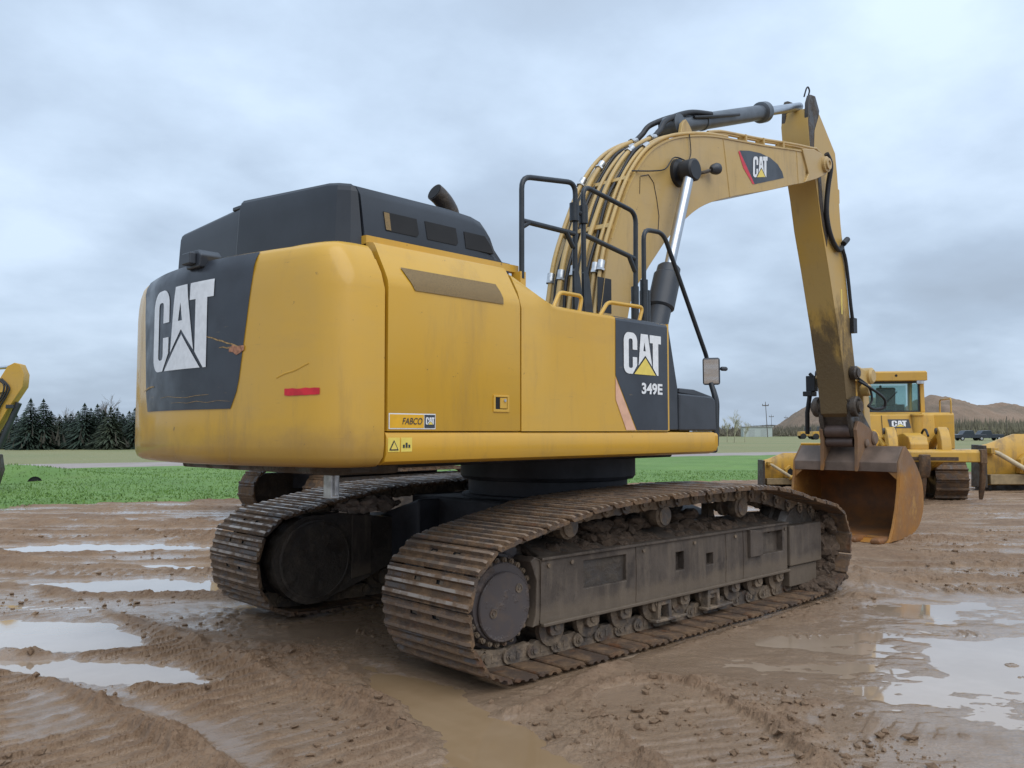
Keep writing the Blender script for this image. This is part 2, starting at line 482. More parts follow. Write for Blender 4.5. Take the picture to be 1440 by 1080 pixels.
def letters(parent, mp, s, mw, mt, rz=None, cuts=0):
    """mp(u, v) -> 3-D point on the surface, mw / mt the lettering and triangle materials"""
    obs = []
    for nm, polys, m in (('letter_c', [L_C], mw), ('letter_a', [L_A1, L_A2], mw), ('letter_t', [L_T], mw), ('triangle_mark', [L_TRI], mt)):
        b = MB()
        for poly in polys:
            bm = bmesh.new(); f = bm.faces.new([bm.verts.new((u*s, v*s, 0)) for u, v in poly])
            bm.normal_update(); bmesh.ops.triangulate(bm, faces=[f])
            if cuts: bmesh.ops.subdivide_edges(bm, edges=bm.edges[:], cuts=cuts, use_grid_fill=True)
            bm.verts.index_update()
            b.add([mp(v.co.x, v.co.y) for v in bm.verts], [tuple(v.index for v in f.verts) for f in bm.faces]); bm.free()
        obs.append(b.build(nm, m, parent, rz=rz, weld=False))
    return obs
def text(body, parent, name, mat, origin, ux, uz, height, width=None, shear=0.0, bold=0.0, rz=None):
    cu = bpy.data.curves.new(name, 'FONT'); cu.body = body; cu.size = 1.0; cu.offset = bold; cu.shear = shear
    t = bpy.data.objects.new(name, cu)
    me = bpy.data.meshes.new_from_object(t)
    bpy.data.objects.remove(t)
    co = np.array([v.co[:] for v in me.vertices]); lo = co.min(0); hi = co.max(0)
    kz = height/(hi[1]-lo[1]); kx = kz if width is None else width/(hi[0]-lo[0])
    O = np.array(origin); ux = np.array(ux, float); uz = np.array(uz, float)
    for v, c in zip(me.vertices, co):
        v.co = O + ux*((c[0]-lo[0])*kx) + uz*((c[1]-lo[1])*kz)
    me.materials.clear(); me.materials.append(mat)
    o = bpy.data.objects.new(name, me); COL.objects.link(o)
    if parent is not None: o.parent = parent
    if rz is not None: o.rotation_euler.z = rz
    return o
# ================================================================== the excavator
EX = empty('excavator', (0,0,0), 0, 'big yellow crawler excavator with black CAT panel on its counterweight, bucket resting on mud', 'excavator')

# ---- tracks -------------------------------------------------------
TRK_Y, SHW = 1.4176, 0.942
loop = [(-2.60,.19),(-2.67,.36),(-2.69,.55),(-2.63,.76),(-2.52,.88),(-2.36,.96),(-2.14,1.0),(-1.7,1.085),(-1.25,1.15),(-.6,1.18),(0,1.195),(.55,1.20),(1.07,1.185),
        (1.55,1.12),(2.04,1.01),(2.36,.955),(2.57,.87),(2.68,.74),(2.73,.58),(2.70,.39),(2.60,.22),(2.42,.09),(2.15,.03),(1.6,.005),(0,0),(-1.6,0),(-2.18,.01),(-2.44,.06)]
LP = np.array(spline(loop, 10, True))
seg = np.linalg.norm(np.roll(LP, -1, 0) - LP, axis=1); cum = np.concatenate([[0], np.cumsum(seg)])
NSH = 49
def at_loop(s):
    s = s % cum[-1]; i = min(np.searchsorted(cum, s, side='right')-1, len(LP)-1)
    t = (s - cum[i])/seg[i]; return LP[i]*(1-t) + LP[(i+1) % len(LP)]*t
PITCHL = cum[-1]/NSH
# one shoe: plate with three grousers, mud-relief holes, four bolt heads. local x along the chain, z outward
def shoe_mesh(width, L=PITCHL, h=0.044):
    b = MB(); w = width/2; a = L*0.5-.009
    prof = [(-a-.002,-.020),(-a+.022,-h),(a-.012,-h),(a-.004,-h+.008),(a-.004,-h+.022),(a-.016,-h+.020),(a-.030,-.004),(a-.050,-.004),(a-.062,-h+.018),
            (.024,-h+.018),(.011,-.002),(-.011,-.002),(-.024,-h+.018),(-a+.058,-h+.018),(-a+.046,0),(-a+.022,0),(-a+.008,-h+.024),(-a-.002,-.012)]
    ys = [-w, -w+.03, -.155, -.085, .085, .155, w-.03, w]
    n = len(prof)
    V = []
    for k, y in enumerate(ys):
        for i, (x, z) in enumerate(prof):
            zz = z - (0.010 if k in (0, len(ys)-1) and z > -.008 else 0)
            V.append((x, y, zz))
    F = []; MI = []
    for k in range(len(ys)-1):
        for i in range(n):
            j = (i+1) % n
            if k in (2, 4) and i == 8: continue
            F.append((k*n+i, (k+1)*n+i, (k+1)*n+j, k*n+j))
            MI.append(1 if i in (6, 10, 14) else 0)
    b.add(V, [])
    for f, m in zip(F, MI): b.f.append(f); b.mi.append(m)
    b.f.append(tuple(range(n))); b.mi.append(0)
    b.f.append(tuple(range(len(ys)*n-1, (len(ys)-1)*n-1, -1))); b.mi.append(0)
    # recessed holes
    for k in (2, 4):
        for i in (8,):
            x0, x1 = prof[i][0], prof[i+1][0]; z = prof[i][1]
            y0, y1 = ys[k], ys[k+1]; d = .010
            top = [(x0,y0,z),(x0,y1,z),(x1,y1,z),(x1,y0,z)]; lo = [(x,y,zq-.0135) for x,y,zq in top]
            b.add(top+lo, [(0,1,5,4),(1,2,6,5),(2,3,7,6),(3,0,4,7),(4,5,6,7)], 2)
    return b
SM = shoe_mesh(SHW)
shoe_me = SM.mesh('track_shoe', [SHOE, WORN, DARK], smooth=30)
def link_mesh():
    b = MB()
    for sy in (-1, 1):
        y0, y1 = sy*.105, sy*.160
        poly = [(-.135,-.105),(-.120,-.060),(-.085,-.038),(.085,-.038),(.120,-.060),(.135,-.105),(.120,-.150),(.085,-.168),(.03,-.160),(-.03,-.160),(-.085,-.168),(-.120,-.150)]
        b.prism(poly, y0, y1)
        b.cyl((-.108, sy*.158, -.105), (-.108, sy*.182, -.105), .052, 12)
        b.cyl((-.108, sy*.180, -.105), (-.108, sy*.188, -.105), .026, 8)
        b.prism([(-.02,-.075),(.04,-.075),(.04,-.125),(-.02,-.125)], sy*.158, sy*.166)
    b.cyl((-.108,-.105,-.105), (-.108,.105,-.105), .038, 10)
    return b
link_me = link_mesh().mesh('track_link', [LINKM], smooth=35)

def build_track(side):
    yc = side*TRK_Y
    # the joined pins of the chain are the part; shoes and links hang under it
    b = MB()
    for k in range(NSH):
        p = at_loop((k-.5)*PITCHL); q = at_loop((k-.5)*PITCHL+.01); t = (q-p)/np.linalg.norm(q-p)
        nrm = np.array([-t[1], t[0]])
        c = p - nrm*0.105
        b.cyl((c[0], yc-.2, c[1]), (c[0], yc+.2, c[1]), .022, 8)
    rp_ = []
    for k in range(NSH*3):
        p = at_loop(k*PITCHL/3); q = at_loop(k*PITCHL/3+.01); t = (q-p)/np.linalg.norm(q-p); c = p - np.array([-t[1], t[0]])*.105; rp_.append(c)
    for yy in (-.045, .045):
        pass
    nv = len(rp_); V = [(c[0], yc+yy, c[1]+dz) for yy, dz in ((-.04,0),(.04,0)) for c in rp_]
    b.add(V, [(i, (i+1)%nv, nv+(i+1)%nv, nv+i) for i in range(nv)])
    tr = b.build('track', LINKM, EX, smooth=40)
    for k in range(NSH):
        p = at_loop((k-.5)*PITCHL); q = at_loop((k+.5)*PITCHL); m = (at_loop(k*PITCHL)*.5+(p+q)*.25)
        d = q-p; ang = math.atan2(d[1], d[0])
        # loop runs clockwise seen from +y towards -y here: outward normal is left of travel
        jit = random.uniform(-.012, .012)
        for nm, me in (('track_shoe', shoe_me), ('track_link', link_me)):
            o = bpy.data.objects.new(nm, me); COL.objects.link(o); o.parent = tr
            o.location = (m[0], yc + (jit if nm == 'track_shoe' else 0), m[1]); o.rotation_euler = (0, -ang + (random.uniform(-.02, .02) if nm == 'track_shoe' else 0), 0)
    return tr
# orientation test: the outward normal must point away from the loop's centre
p = at_loop(0); q = at_loop(.05); t = q-p; nrm = np.array([-t[1], t[0]])
OUT = np.dot(nrm, p-np.array([0,.6])) > 0
if not OUT: raise RuntimeError('track loop must run clockwise')
for side in (-1, 1): build_track(side)

# ---- sprockets, idlers, rollers, frames --------------------------
def ring_profile(r0, r1, n, ph=0.0):
    out = []
    for i in range(n):
        for f, r in ((-.30, r0), (-.16, r1), (.16, r1), (.30, r0)):
            t = 2*math.pi*(i+f)/n + ph; out.append((r*math.cos(t), r*math.sin(t)))
    return out
for side in (-1, 1):
    s = side; yo = s*1.62
    b = MB(); cx, cz = -2.12, .495
    b.prism([(cx+x, cz+z) for x, z in ring_profile(.37, .43, 13)], s*(TRK_Y-.05), s*(TRK_Y+.05))
    b.lathe((cx, s*1.05, cz), (0, s, 0), [(0,.30),(.32,.30),(.36,.37),(.40,.37),(.46,.33)], 36)
    sp = b.build('sprocket', CAPM, EX, smooth=35)
    # final drive: scalloped bolt ring and flat cover
    b = MB(); b.prism([(cx+x, cz+z) for x, z in ring_profile(.292, .312, 26)], s*1.49, s*1.565)
    b.lathe((cx, s*1.56, cz), (0, s, 0), [(0,.285),(.035,.275),(.04,.27)], 40)
    rg = b.build('final_drive', CAPM, EX, smooth=30)
    for k in range(26):
        t = 2*math.pi*k/26; x, z = cx+.290*math.cos(t), cz+.290*math.sin(t)
        q = MB(); q.cyl((x, s*1.56, z), (x, s*1.592, z), .0215, 10); q.cyl((x, s*1.592, z), (x, s*1.602, z), .013, 6)
        q.build('bolt', LINKM, rg, smooth=35)
    b = MB(); b.lathe((cx+.01, s*1.59, cz-.03), (0, s, 0), [(0,.245),(.028,.243),(.036,.235)], 48)
    cv = b.build('cover', CAPM, rg, smooth=30)
    for dx, dz in ((.13,.115),(-.115,-.03)):
        q = MB(); q.lathe((cx+.01+dx, s*1.624, cz-.03+dz), (0, s, 0), [(0,.033),(.008,.033),(.009,.023),(.004,.022),(.004,.013),(.010,.012)], 18)
        q.build('plug', LINKM, rg, smooth=30)
    # idler, buried in mud
    b = MB(); b.lathe((2.14, s*(TRK_Y-.17), .58), (0, s, 0), [(0,.33),(.05,.40),(.12,.40),(.13,.45),(.21,.45),(.22,.40),(.29,.40),(.34,.33)], 32)
    b.build('idler', GREASE, EX, smooth=35)
    # track rollers
    for k in range(9):
        x = -1.62 + k*.405
        b = MB(); b.lathe((x, s*1.10, .245), (0, s, 0), [(0,.075),(.10,.075),(.11,.135),(.17,.135),(.18,.105),(.45,.105),(.46,.135),(.505,.135),(.515,.08)], 18)
        ro = b.build('track_roller', LINKM, EX, smooth=35)
        q = MB(); q.prism([(x+px, .265+pz) for px, pz in ((-.07,-.045),(-.045,-.07),(.045,-.07),(.07,-.045),(.07,.06),(-.07,.06))], s*1.60, s*1.655)
        q.cyl((x, s*1.655, .262), (x, s*1.668, .262), .035, 10)
        q.build('end_collar', LINKM, ro, bevel=.008)
    for x in (-1.40, -.20, 1.04):
        b = MB(); b.lathe((x, s*1.30, .965), (0, s, 0), [(0,.06),(.05,.06),(.06,.095),(.10,.095),(.11,.08),(.18,.08),(.19,.10),(.27,.10),(.285,.082),(.30,.08)], 22)
        b.box((x-.05, min(s*1.16, s*1.24), .70), (x+.05, max(s*1.16, s*1.24), .98))
        b.build('carrier_roller', LINKM, EX, smooth=35)
    # frame: beam, outer plate with pockets, front cover
    b = MB()
    b.prism([(s*1.14,.36),(s*1.14,.82),(s*1.34,.86),(s*1.60,.765),(s*1.60,.36)], -1.72, 1.74, axis='x')
    b.box((-1.95, min(s*1.12,s*1.40), .38), (-1.70, max(s*1.12,s*1.40), .80))
    fr = b.build('track_frame', FRAME, EX, bevel=.012)
    q = MB()
    xs = [-1.80,-1.40,-1.33,-1.05,-.82,-.15,-.03,.31,.42,1.0,1.25,1.66,1.75]; zs = [.305,.44,.50,.60,.655,.705,.765]
    skip = {(2,2),(2,3),(3,2),(3,3),(3,4),(2,4)} | {(5,2),(5,3)} | {(7,2)} | {(10,2),(10,3),(10,4)}
    q.plate(xs, zs, skip, s*1.665, s*1.595)
    q.prism([(-1.80,.305),(-1.80,.765),(-1.86,.79),(-1.90,.76),(-1.84,.62),(-1.85,.38),(-1.88,.29)], s*1.665, s*1.42)
    q.box((-1.80, min(s*1.60,s*1.70), .285), (1.75, max(s*1.60,s*1.70), .312))
    q.build('side_plate', FRAME, fr, bevel=.008)
    q = MB()
    q.prism([(-1.42,.47),(-1.36,.715),(-.82,.735),(-.82,.46)], s*1.640, s*1.618)
    q.build('pocket_plate', GREASE, fr, bevel=.006); q = MB()
    q.prism([(1.00,.50),(1.00,.76),(1.22,.735),(1.22,.50)], s*1.70, s*1.665)
    q.build('pocket_plate', FRAME, fr, bevel=.006)
    for xw in (-.70, .62, .92):
        q = MB(); q.tube([(xw, s*1.666, .315), (xw+.01, s*1.667, .55), (xw, s*1.666, .76)], .007, 6); q.build('weld_seam', FRAME, fr, smooth=40)
    for xb in (-1.72, -1.47, -.60, .12, .78, 1.70):
        q = MB(); q.cyl((xb, s*1.66, .715), (xb, s*1.678, .715), .017, 6); q.build('bolt', LINKM, fr)
    q = MB(); q.box((-1.80, min(s*1.60,s*1.685), .757), (1.75, max(s*1.60,s*1.685), .778)); q.build('top_lip', FRAME, fr, bevel=.005)
    q = MB()
    q.box((1.765, min(s*1.30,s*1.69), .33), (2.43, max(s*1.30,s*1.69), .735))
    q.box((1.80, min(s*1.30,s*1.66), .115), (2.37, max(s*1.30,s*1.66), .325))
    q.build('front_cover', FRAME, fr, bevel=.014)
    for x in (-.33, .40):
        q = MB(); q.prism([(x-.09,.30),(x-.10,.12),(x-.06,.12),(x-.05,.24),(x+.05,.24),(x+.06,.12),(x+.10,.12),(x+.09,.30)], s*1.60, s*1.68)
        q.box((x-.13, min(s*1.60,s*1.69), .105), (x+.30, max(s*1.60,s*1.69), .13))
        q.build('roller_guard', LINKM, fr, bevel=.008)
    # inner drive-motor guard
    b = MB()
    pts = [(-2.12+.40*math.cos(t), .52+.40*math.sin(t)) for t in np.linspace(math.radians(80), math.radians(290), 18)]
    b.prism(pts + [(-1.55,.28),(-1.20,.42),(-1.20,.84),(-1.9,.93)], s*.93, s*1.10)
    mg = b.build('motor_guard', GREASE, EX, smooth=30)
    b = MB(); b.lathe((-2.10, s*.93, .52), (0,-s,0), [(-.01,.37),(.015,.37),(.022,.355),(.022,.345),(.010,.34)], 40); b.build('guard_disc', GREASE, mg, smooth=30)
    b = MB(); b.prism([(-1.72,.30),(-1.50,.33),(-1.50,.88),(-1.72,.90)], s*.93, s*.915); b.build('guard_flange', FRAME, mg, bevel=.006)
    for dx, dz in ((-.16,.08),(.12,.2),(.05,-.22)):
        q = MB(); q.lathe((-2.10+dx, s*.922, .52+dz), (0,-s,0), [(0,.03),(.014,.03),(.016,.02)], 12); q.build('plug', GREASE, mg, smooth=30)

# car body between the tracks
b = MB()
b.box((-1.0,-.95,.62), (1.0,.95,1.06))
for sx in (-1, 1):
    for sy in (-1, 1):
        b.prism([(sy*.5,.55),(sy*1.16,.40),(sy*1.16,.86),(sy*.5,1.05)], sx*.45, sx*1.25, axis='x')
b.build('car_body', NAVY, EX, bevel=.03)
b = MB()
b.lathe((0,0,1.02), (0,0,1), [(0,.86),(.06,.86),(.07,.80),(.20,.80),(.21,.86),(.24,.88),(.42,.88)], 56)
b.build('swing_bearing', NAVY, EX, smooth=30)

# ---- upper body (all turned by TH) --------------------------------
def up(b, name, mats, parent=EX, **k):
    k.setdefault('rz', TH if parent is EX else None)
    return b.build(name, mats, parent, **k)
YU = 1.49
b = MB()
b.box((-3.2,-1.30,1.475), (.60,1.30,1.72)); b.box((.55,-1.28,1.475), (1.15,1.30,1.66))
b.box((-3.0,-.9,1.43), (.9,.9,1.475))
up(b, 'revolving_frame', NAVY, bevel=.02)
for s in (-1, 1):
    b = MB()
    prof = [(s*1.30,1.478),(s*1.43,1.478),(s*1.475,1.50),(s*1.495,1.55),(s*1.495,1.655),(s*1.48,1.68),(s*1.45,1.687),(s*1.30,1.687)]
    b.prism(prof, -3.208, .72, axis='x')
    e = [(x*.985 if abs(x) > 1.4 else x, z) for x, z in prof]
    b.prism([(y*.99, 1.58+(z-1.58)*.93) for y, z in prof], .72, .80, axis='x')
    up(b, 'side_sill', YELS, smooth=32)

# counterweight
half = [(-3.22,1.487),(-3.36,1.482),(-3.49,1.445),(-3.59,1.33),(-3.655,1.16),(-3.71,.97),(-3.76,.75),(-3.80,.55),(-3.835,.30),(-3.85,0.0)]
out = [(x,-y) for x, y in half[::-1]][:0]
plan = [(x, y) for x, y in half] + [(x, -y) for x, y in half[::-1][1:]]
fine = [tuple(p) for p in spline(plan, 5)]
CWP = fine
b = MB()
b.loft(fine, [(1.466,.10),(1.472,.055),(1.492,.022),(1.53,.005),(1.60,0),(1.80,0),(2.58,.002),(2.68,.006),(2.76,.014),(2.815,.028),(2.842,.048),(2.856,.085)])
for i, (x, y, z) in enumerate(b.v):       # the shoulder beside the doors leans in like theirs
    if z > 2.62 and abs(y) > 1.1:
        w = min(1, max(0, (x+3.66)/.30)); b.v[i] = (x, y - math.copysign((z-2.62)*.50*w, y), z + .03*w*(z-2.62)/.23)
cw = up(b, 'counterweight', CWY, smooth=38)
b = MB(); b.box((-3.30,-1.05,1.40), (-2.75,1.1,1.47)); up(b, 'belly_plate', GREASE, bevel=.02)
# black panel on the counterweight's tail
def cw_pt(y, z, off):
    ys = np.array([p[1] for p in CWP]); xs = np.array([p[0] for p in CWP])
    o = np.argsort(ys); x = np.interp(y, ys[o], xs[o]); x2 = np.interp(y+.01, ys[o], xs[o]); x1 = np.interp(y-.01, ys[o], xs[o])
    n = np.array([-.02, x2-x1]); n /= np.linalg.norm(n)
    ins = np.interp(z, [1.62,1.80,2.58,2.68,2.76,2.815,2.845,2.856], [0,0,.002,.006,.014,.029,.052,.085])
    return (x + n[0]*(off-ins), y + n[1]*(off-ins), z)
b = MB(); NY, NZ = 30, 16
zt = lambda k: 1.835 + (2.84-1.835)*(k/NZ)**0.8
grid = []
for j in range(NZ+1):
    z = zt(j); w = .675 + .16*((z-1.835)/1.0)
    if j == 0: w -= .045
    if j == 1: w -= .008
    for i in range(NY+1):
        grid.append(cw_pt(-w*0.985 + (2*w)*i/NY, z, .005 + (.006 if z > 2.7 else 0)))
b.add(grid, [(j*(NY+1)+i, (j+1)*(NY+1)+i, (j+1)*(NY+1)+i+1, j*(NY+1)+i+1) for j in range(NZ) for i in range(NY)])
pan = b.build('tail_panel', DECB, cw, smooth=40)
letters(cw, lambda u, v: cw_pt(.485-u, 2.115+v, .009), .585, WHT, WHT, cuts=5)
b = MB()
pts = [(-.005,.001),(.26,.008),(.262,.046),(.21,.05),(.16,.044),(.12,.048),(.06,.046),(0,.047),(-.006,.025)]
up_e = [.047,.046,.048,.044,.045,.050,.046,.049,.047]; lo_e = [.006,.001,.003,.002,.004,.003,.006,.005,.008]
V = [cw_pt(-1.085-.031*i, 1.905+z[i], .004) for z in (lo_e, up_e) for i in range(9)]
b.add(V, [(i, i+1, i+10, i+9) for i in range(8)])
b.build('reflector_tape', RED, cw)
# rear-view camera
b = MB()
b.prism([(-.10,-.05),(.09,-.05),(.12,.03),(.07,.07),(-.07,.07),(-.12,.03)], 0, .16, axis='x')
b.prism([(-.06,-.03),(.06,-.03),(.06,.05),(-.06,.05)], -.05, 0, axis='x')
b.box((.10,-.03,-.09), (.15,.03,-.04))
o = b.build('rear_camera', BLK, cw, bevel=.010, loc=(-3.86,-.19,2.845))
# scrapes across the tail panel, down to paint and rust
SCRP = simple('scrape_paint', (.34,.215,.08), .6, var=.4, scale=40); SCRR = simple('scrape_rust', (.36,.17,.10), .8, var=.4, scale=40)
def scrape(P, w, mat, name='scrape'):
    b = MB(); V = []
    for i, (y, z) in enumerate(P):
        q = w*(.4+.6*math.sin(math.pi*(i+.3)/(len(P)-.4))); V += [cw_pt(y, z-q/2, .0085), cw_pt(y, z+q/2, .0085)]
    b.add(V, [(2*i, 2*i+2, 2*i+3, 2*i+1) for i in range(len(P)-1)]); b.build(name, mat, cw)
scrape([(-.33-.05*i, 2.33-.013*i-.004*(i%2)) for i in range(9)], .010, SCRP)
scrape([(-.50-.04*i, 2.235+.006*(i%2)-.003*i) for i in range(7)], .010, SCRP)
scrape([(-.60-.035*i, 2.215+.010*math.sin(i*2.1)) for i in range(5)], .055, SCRR)
scrape([(.76-.05*i, 1.985+.012*i-.0012*i*i) for i in range(7)], .014, SCRP)
scrape([(.30-.14*i, 1.925+.008*math.sin(i*1.7)) for i in range(6)], .0035, SCRP)
scrape([(.10-.12*i, 1.885+.006*math.sin(i*2.7)) for i in range(7)], .003, SCRP)
# lifted dent scars: thin raised creases in the casting
b = MB(); b.tube([cw_pt(-1.02-.03*i-(0), 2.02+.010*i+.004*math.sin(i), -.003) for i in range(9)], .007, 6)
b.build('dent', CWY, cw, smooth=40)
b = MB()
b.box((-2.98,-.62,1.23), (-2.95,-.58,1.47)); b.box((-3.0,-.60,1.21), (-2.93,-.50,1.47)); b.box((-3.02,-.66,1.42), (-2.93,-.48,1.47))
up(b, 'hanging_bracket', ZINC, bevel=.006)

# engine side door and the taller tail of the bodywork: one section swept along x
def sect(o=0.0):
    return [(-1.30,1.69),(-1.485+o,1.69),(-1.49+o,1.70),(-1.49+o,2.60),(-1.483+o,2.64),(-1.462+o,2.685),(-1.345+o,2.885),(-1.325+o,2.905),(-1.27+o,2.915),(-1.25,2.915),(-1.25,2.0)]
b = MB(); b.prism(sect(), -3.198, -1.992, axis='x')
b.box((-3.198,-1.252,2.91), (-1.755,-1.20,2.965)); b.box((-1.80,-1.315,2.80), (-1.74,-1.22,2.912))
dr = up(b, 'engine_door', YEL, smooth=28)
# ventilation grille on the door, wraps over the shoulder
b = MB()
vs = [(-1.4925,2.595),(-1.4865,2.64),(-1.466,2.686),(-1.432,2.745)]
V = []; F = []
for k, (y, z) in enumerate(vs):
    x0 = [-2.985,-3.01,-3.035,-3.06][k]; x1 = [-2.168,-2.165,-2.172,-2.19][k]
    for i in range(9): V.append((x0+(x1-x0)*i/8, y-.003, z+.002))
F = [(k*9+i, k*9+i+1, (k+1)*9+i+1, (k+1)*9+i) for k in range(3) for i in range(8)]
b.add(V, F); b.build('vent_grille', GRIL, dr, smooth=50)
# latch: frame, pocket, paddle
b = MB(); b.plate([-2.27,-2.25,-2.13,-2.11], [1.825,1.845,1.930,1.945], {(1,1)}, -1.499, -1.488)
lt = b.build('latch', YEL, dr, bevel=.003)
b = MB(); b.box((-2.25,-1.4935,1.845), (-2.13,-1.4905,1.93)); b.build('latch_pocket', DARK, dr)
b = MB(); b.box((-2.205,-1.499,1.85), (-2.135,-1.493,1.926)); b.build('latch_paddle', YEL, dr, bevel=.003)
b = MB(); b.cyl((-2.16,-1.497,1.908), (-2.16,-1.506,1.908), .011, 12); b.build('lock', ZINC, dr, smooth=30)
# dealer plate
def sideplate(name, x0, x1, z0, z1, mat, parent, off=.003):
    b = MB(); b.add([(x0,-YU-off,z0),(x1,-YU-off,z0),(x1,-YU-off,z1),(x0,-YU-off,z1)], [(0,1,2,3)]); return b.build(name, mat, parent)
sideplate('dealer_plate', -3.19, -2.805, 1.703, 1.803, WHT, dr)
sideplate('dealer_plate_field', -3.183, -2.905, 1.710, 1.796, DORA, dr, .005)
sideplate('dealer_plate_mark', -2.900, -2.811, 1.710, 1.796, DECB, dr, .005)
text('FABCO', dr, 'dealer_lettering', BLK, (-3.085,-YU-.008,1.733), (1,0,0), (0,0,1), .042, .165, shear=.25, bold=.008)
letters(dr, lambda u, v: (-2.892+u, -YU-.008, 1.733+v), .0465, WHT, DYEL)
# handrail deck behind the front panel, tool box with its sloping top
b = MB()
top = [(-1.976,1.69),(-1.976,2.87),(-1.945,2.862),(-1.915,2.842),(-1.66,2.682),(-1.62,2.662),(-1.56,2.652),(-1.2,2.648),(-.5,2.648),(-.07,2.650),(-.07,1.69)]
cols = [(-1.976,2.868),(-1.945,2.860),(-1.915,2.842),(-1.83,2.786),(-1.74,2.728),(-1.665,2.683),(-1.62,2.663),(-1.56,2.653),(-1.2,2.648),(-.8,2.648),(-.4,2.648),(-.07,2.650)]
lean = lambda z: max(0, z-2.66)*.62
V = []; m = 8
for x, z in cols:
    V += [(x,-1.49,1.69), (x,-1.49,2.59), (x,-1.49+.3*lean(z), min(2.615+.45*max(0, z-2.65), z-.03)), (x,-1.49+lean(z-.03),z-.03), (x,-1.484+lean(z),z-.012), (x,-1.46+lean(z),z), (x,-1.05,z), (x,-1.05,1.69)]
F = [(k*m+i, (k+1)*m+i, (k+1)*m+(i+1)%m, k*m+(i+1)%m) for k in range(len(cols)-1) for i in range(m)] + [tuple(range(m)), tuple(len(cols)*m-1-i for i in range(m))]
b.add(V, F); tb = up(b, 'tool_box', YEL, smooth=32)
b = MB()
o = -YU-.004
b.add([(-.845,o,2.155),(-.84,o,2.612),(-.078,o,2.615),(-.078,o,1.70),(-.55,o,1.70)], [(0,1,2,3,4)])
b.add([(-.84,o,2.612),(-.84,o+.012,2.640),(-.84,o+.04,2.6515),(-.078,o+.04,2.6535),(-.078,o+.012,2.642),(-.078,o,2.615)], [(0,1,4,5),(1,2,3,4)])
b.build('model_panel', DECB, tb)
b = MB(); b.add([(-.845,o,2.135),(-.845,o,1.955),(-.70,o,1.70),(-.565,o,1.70)], [(0,1,2,3)]); b.build('reflector_stripe', PINK, tb)
letters(tb, lambda u, v: (-.735+u, -YU-.009, 2.175+v), .350, WHT, DYEL)
text('349E', tb, 'model_number', WHT, (-.482,-YU-.009,2.008), (1,0,0), (0,0,1), .098, .315, bold=.035)
b = MB(); b.box((-.068,-1.487,1.695), (-.045,-1.05,2.648)); b.build('edge_trim', YEL, tb)
# black sloping bow in front of the tool box, then the low step box
b = MB(); b.prism([(-.043,1.70),(-.043,2.63),(-.02,2.615),(.115,2.09),(.12,1.70)], -1.475, -.75, axis='y'); up(b, 'front_bow', BLK, bevel=.012)
b = MB(); b.prism([(.122,1.695),(.122,2.035),(.70,2.02),(.755,1.985),(.765,1.695)], -1.488, -.75); sb = up(b, 'step_box', BLK, bevel=.018)
b = MB(); b.prism([(.16,2.04),(.17,2.085),(.42,2.08),(.74,2.025),(.74,2.005)], -1.46, -.78); b.build('step_tread', BLK, sb, bevel=.01)
# left-hand bodywork and centre housing (mostly hidden)
b = MB(); b.prism([(1.30,1.69),(1.49,1.69),(1.49,2.62),(1.34,2.88),(1.25,2.90),(1.25,2.0)], -3.198, -.35, axis='x'); up(b, 'left_door', YEL, smooth=28)
b = MB(); b.box((-3.15,-1.25,1.66), (-1.85,1.25,2.95)); b.box((-1.85,-.95,1.66), (-.45,1.25,2.55)); up(b, 'engine_housing', BLK, bevel=.02)

# ---- engine hood ---------------------------------------------------
b = MB()
hp = [(-3.19,-1.195),(-1.985,-1.195),(-1.80,-1.17),(-1.77,-1.1),(-1.77,1.1),(-1.80,1.17),(-3.19,1.17)]
prof = [(2.968,-.018),(2.978,0.0),(3.10,.006)]
# swept section in y,z with sloping nose
yz = [(-1.215,2.968),(-1.215,2.985),(-1.19,3.12),(-1.165,3.25),(-1.12,3.315),(-1.02,3.352),(-.7,3.375),(0,3.385),(.7,3.375),(1.05,3.345),(1.17,3.24),(1.2,2.968)]
st = [(-3.185,0),(-2.35,0),(-2.14,.012),(-2.04,.035),(-1.97,.09),(-1.92,.17),(-1.79,.36)]
V = []; n = len(yz)
for x, drop in st:
    for y, z in yz: V.append((x - (0 if x < -2 else 0), y*(1-.02*min(1, drop*4)), max(2.968, z-drop) if z > 2.99 else z))
F = [(k*n+i, (k+1)*n+i, (k+1)*n+i+1, k*n+i+1) for k in range(len(st)-1) for i in range(n-1)] + [tuple(range(n))] + [tuple((len(st)-1)*n+i for i in range(n-1, -1, -1))]
b.add(V, F); hd = up(b, 'engine_hood', HOODM, smooth=35)
def hood_y(z): return np.interp(z, [2.985,3.12,3.25], [-1.215,-1.19,-1.165])
for k, quad in enumerate(([(-3.005,3.035),(-2.735,3.035),(-2.715,3.06),(-2.72,3.168),(-3.01,3.168)], [(-2.64,3.035),(-2.365,3.035),(-2.345,3.06),(-2.35,3.168),(-2.645,3.168)], [(-2.27,3.03),(-1.985,3.03),(-2.005,3.09),(-2.055,3.158),(-2.27,3.158)])):
    b = MB(); b.add([(x, hood_y(z)-.0045, z) for x, z in quad] + [(x, hood_y(z)+.02, z) for x, z in quad], [tuple(range(5))] + [(i, i+5, (i+1)%5+5, (i+1)%5) for i in range(5)])
    w = b.build('hood_window', DARK, hd)
b = MB(); b.add([(x, hood_y(z)-.007, z) for x, z in ((-3.005,3.04),(-2.962,3.04),(-2.962,3.163),(-3.008,3.163))], [(0,1,2,3)]); b.build('window_post', GRIL, hd)
b = MB()
hr = [(-3.192,-1.205),(-3.192,1.31),(-3.27,1.29),(-3.33,1.20),(-3.395,.10),(-3.43,.02),(-3.36,-1.0),(-3.335,-1.10),(-3.27,-1.18)]
hr = hr[::-1]
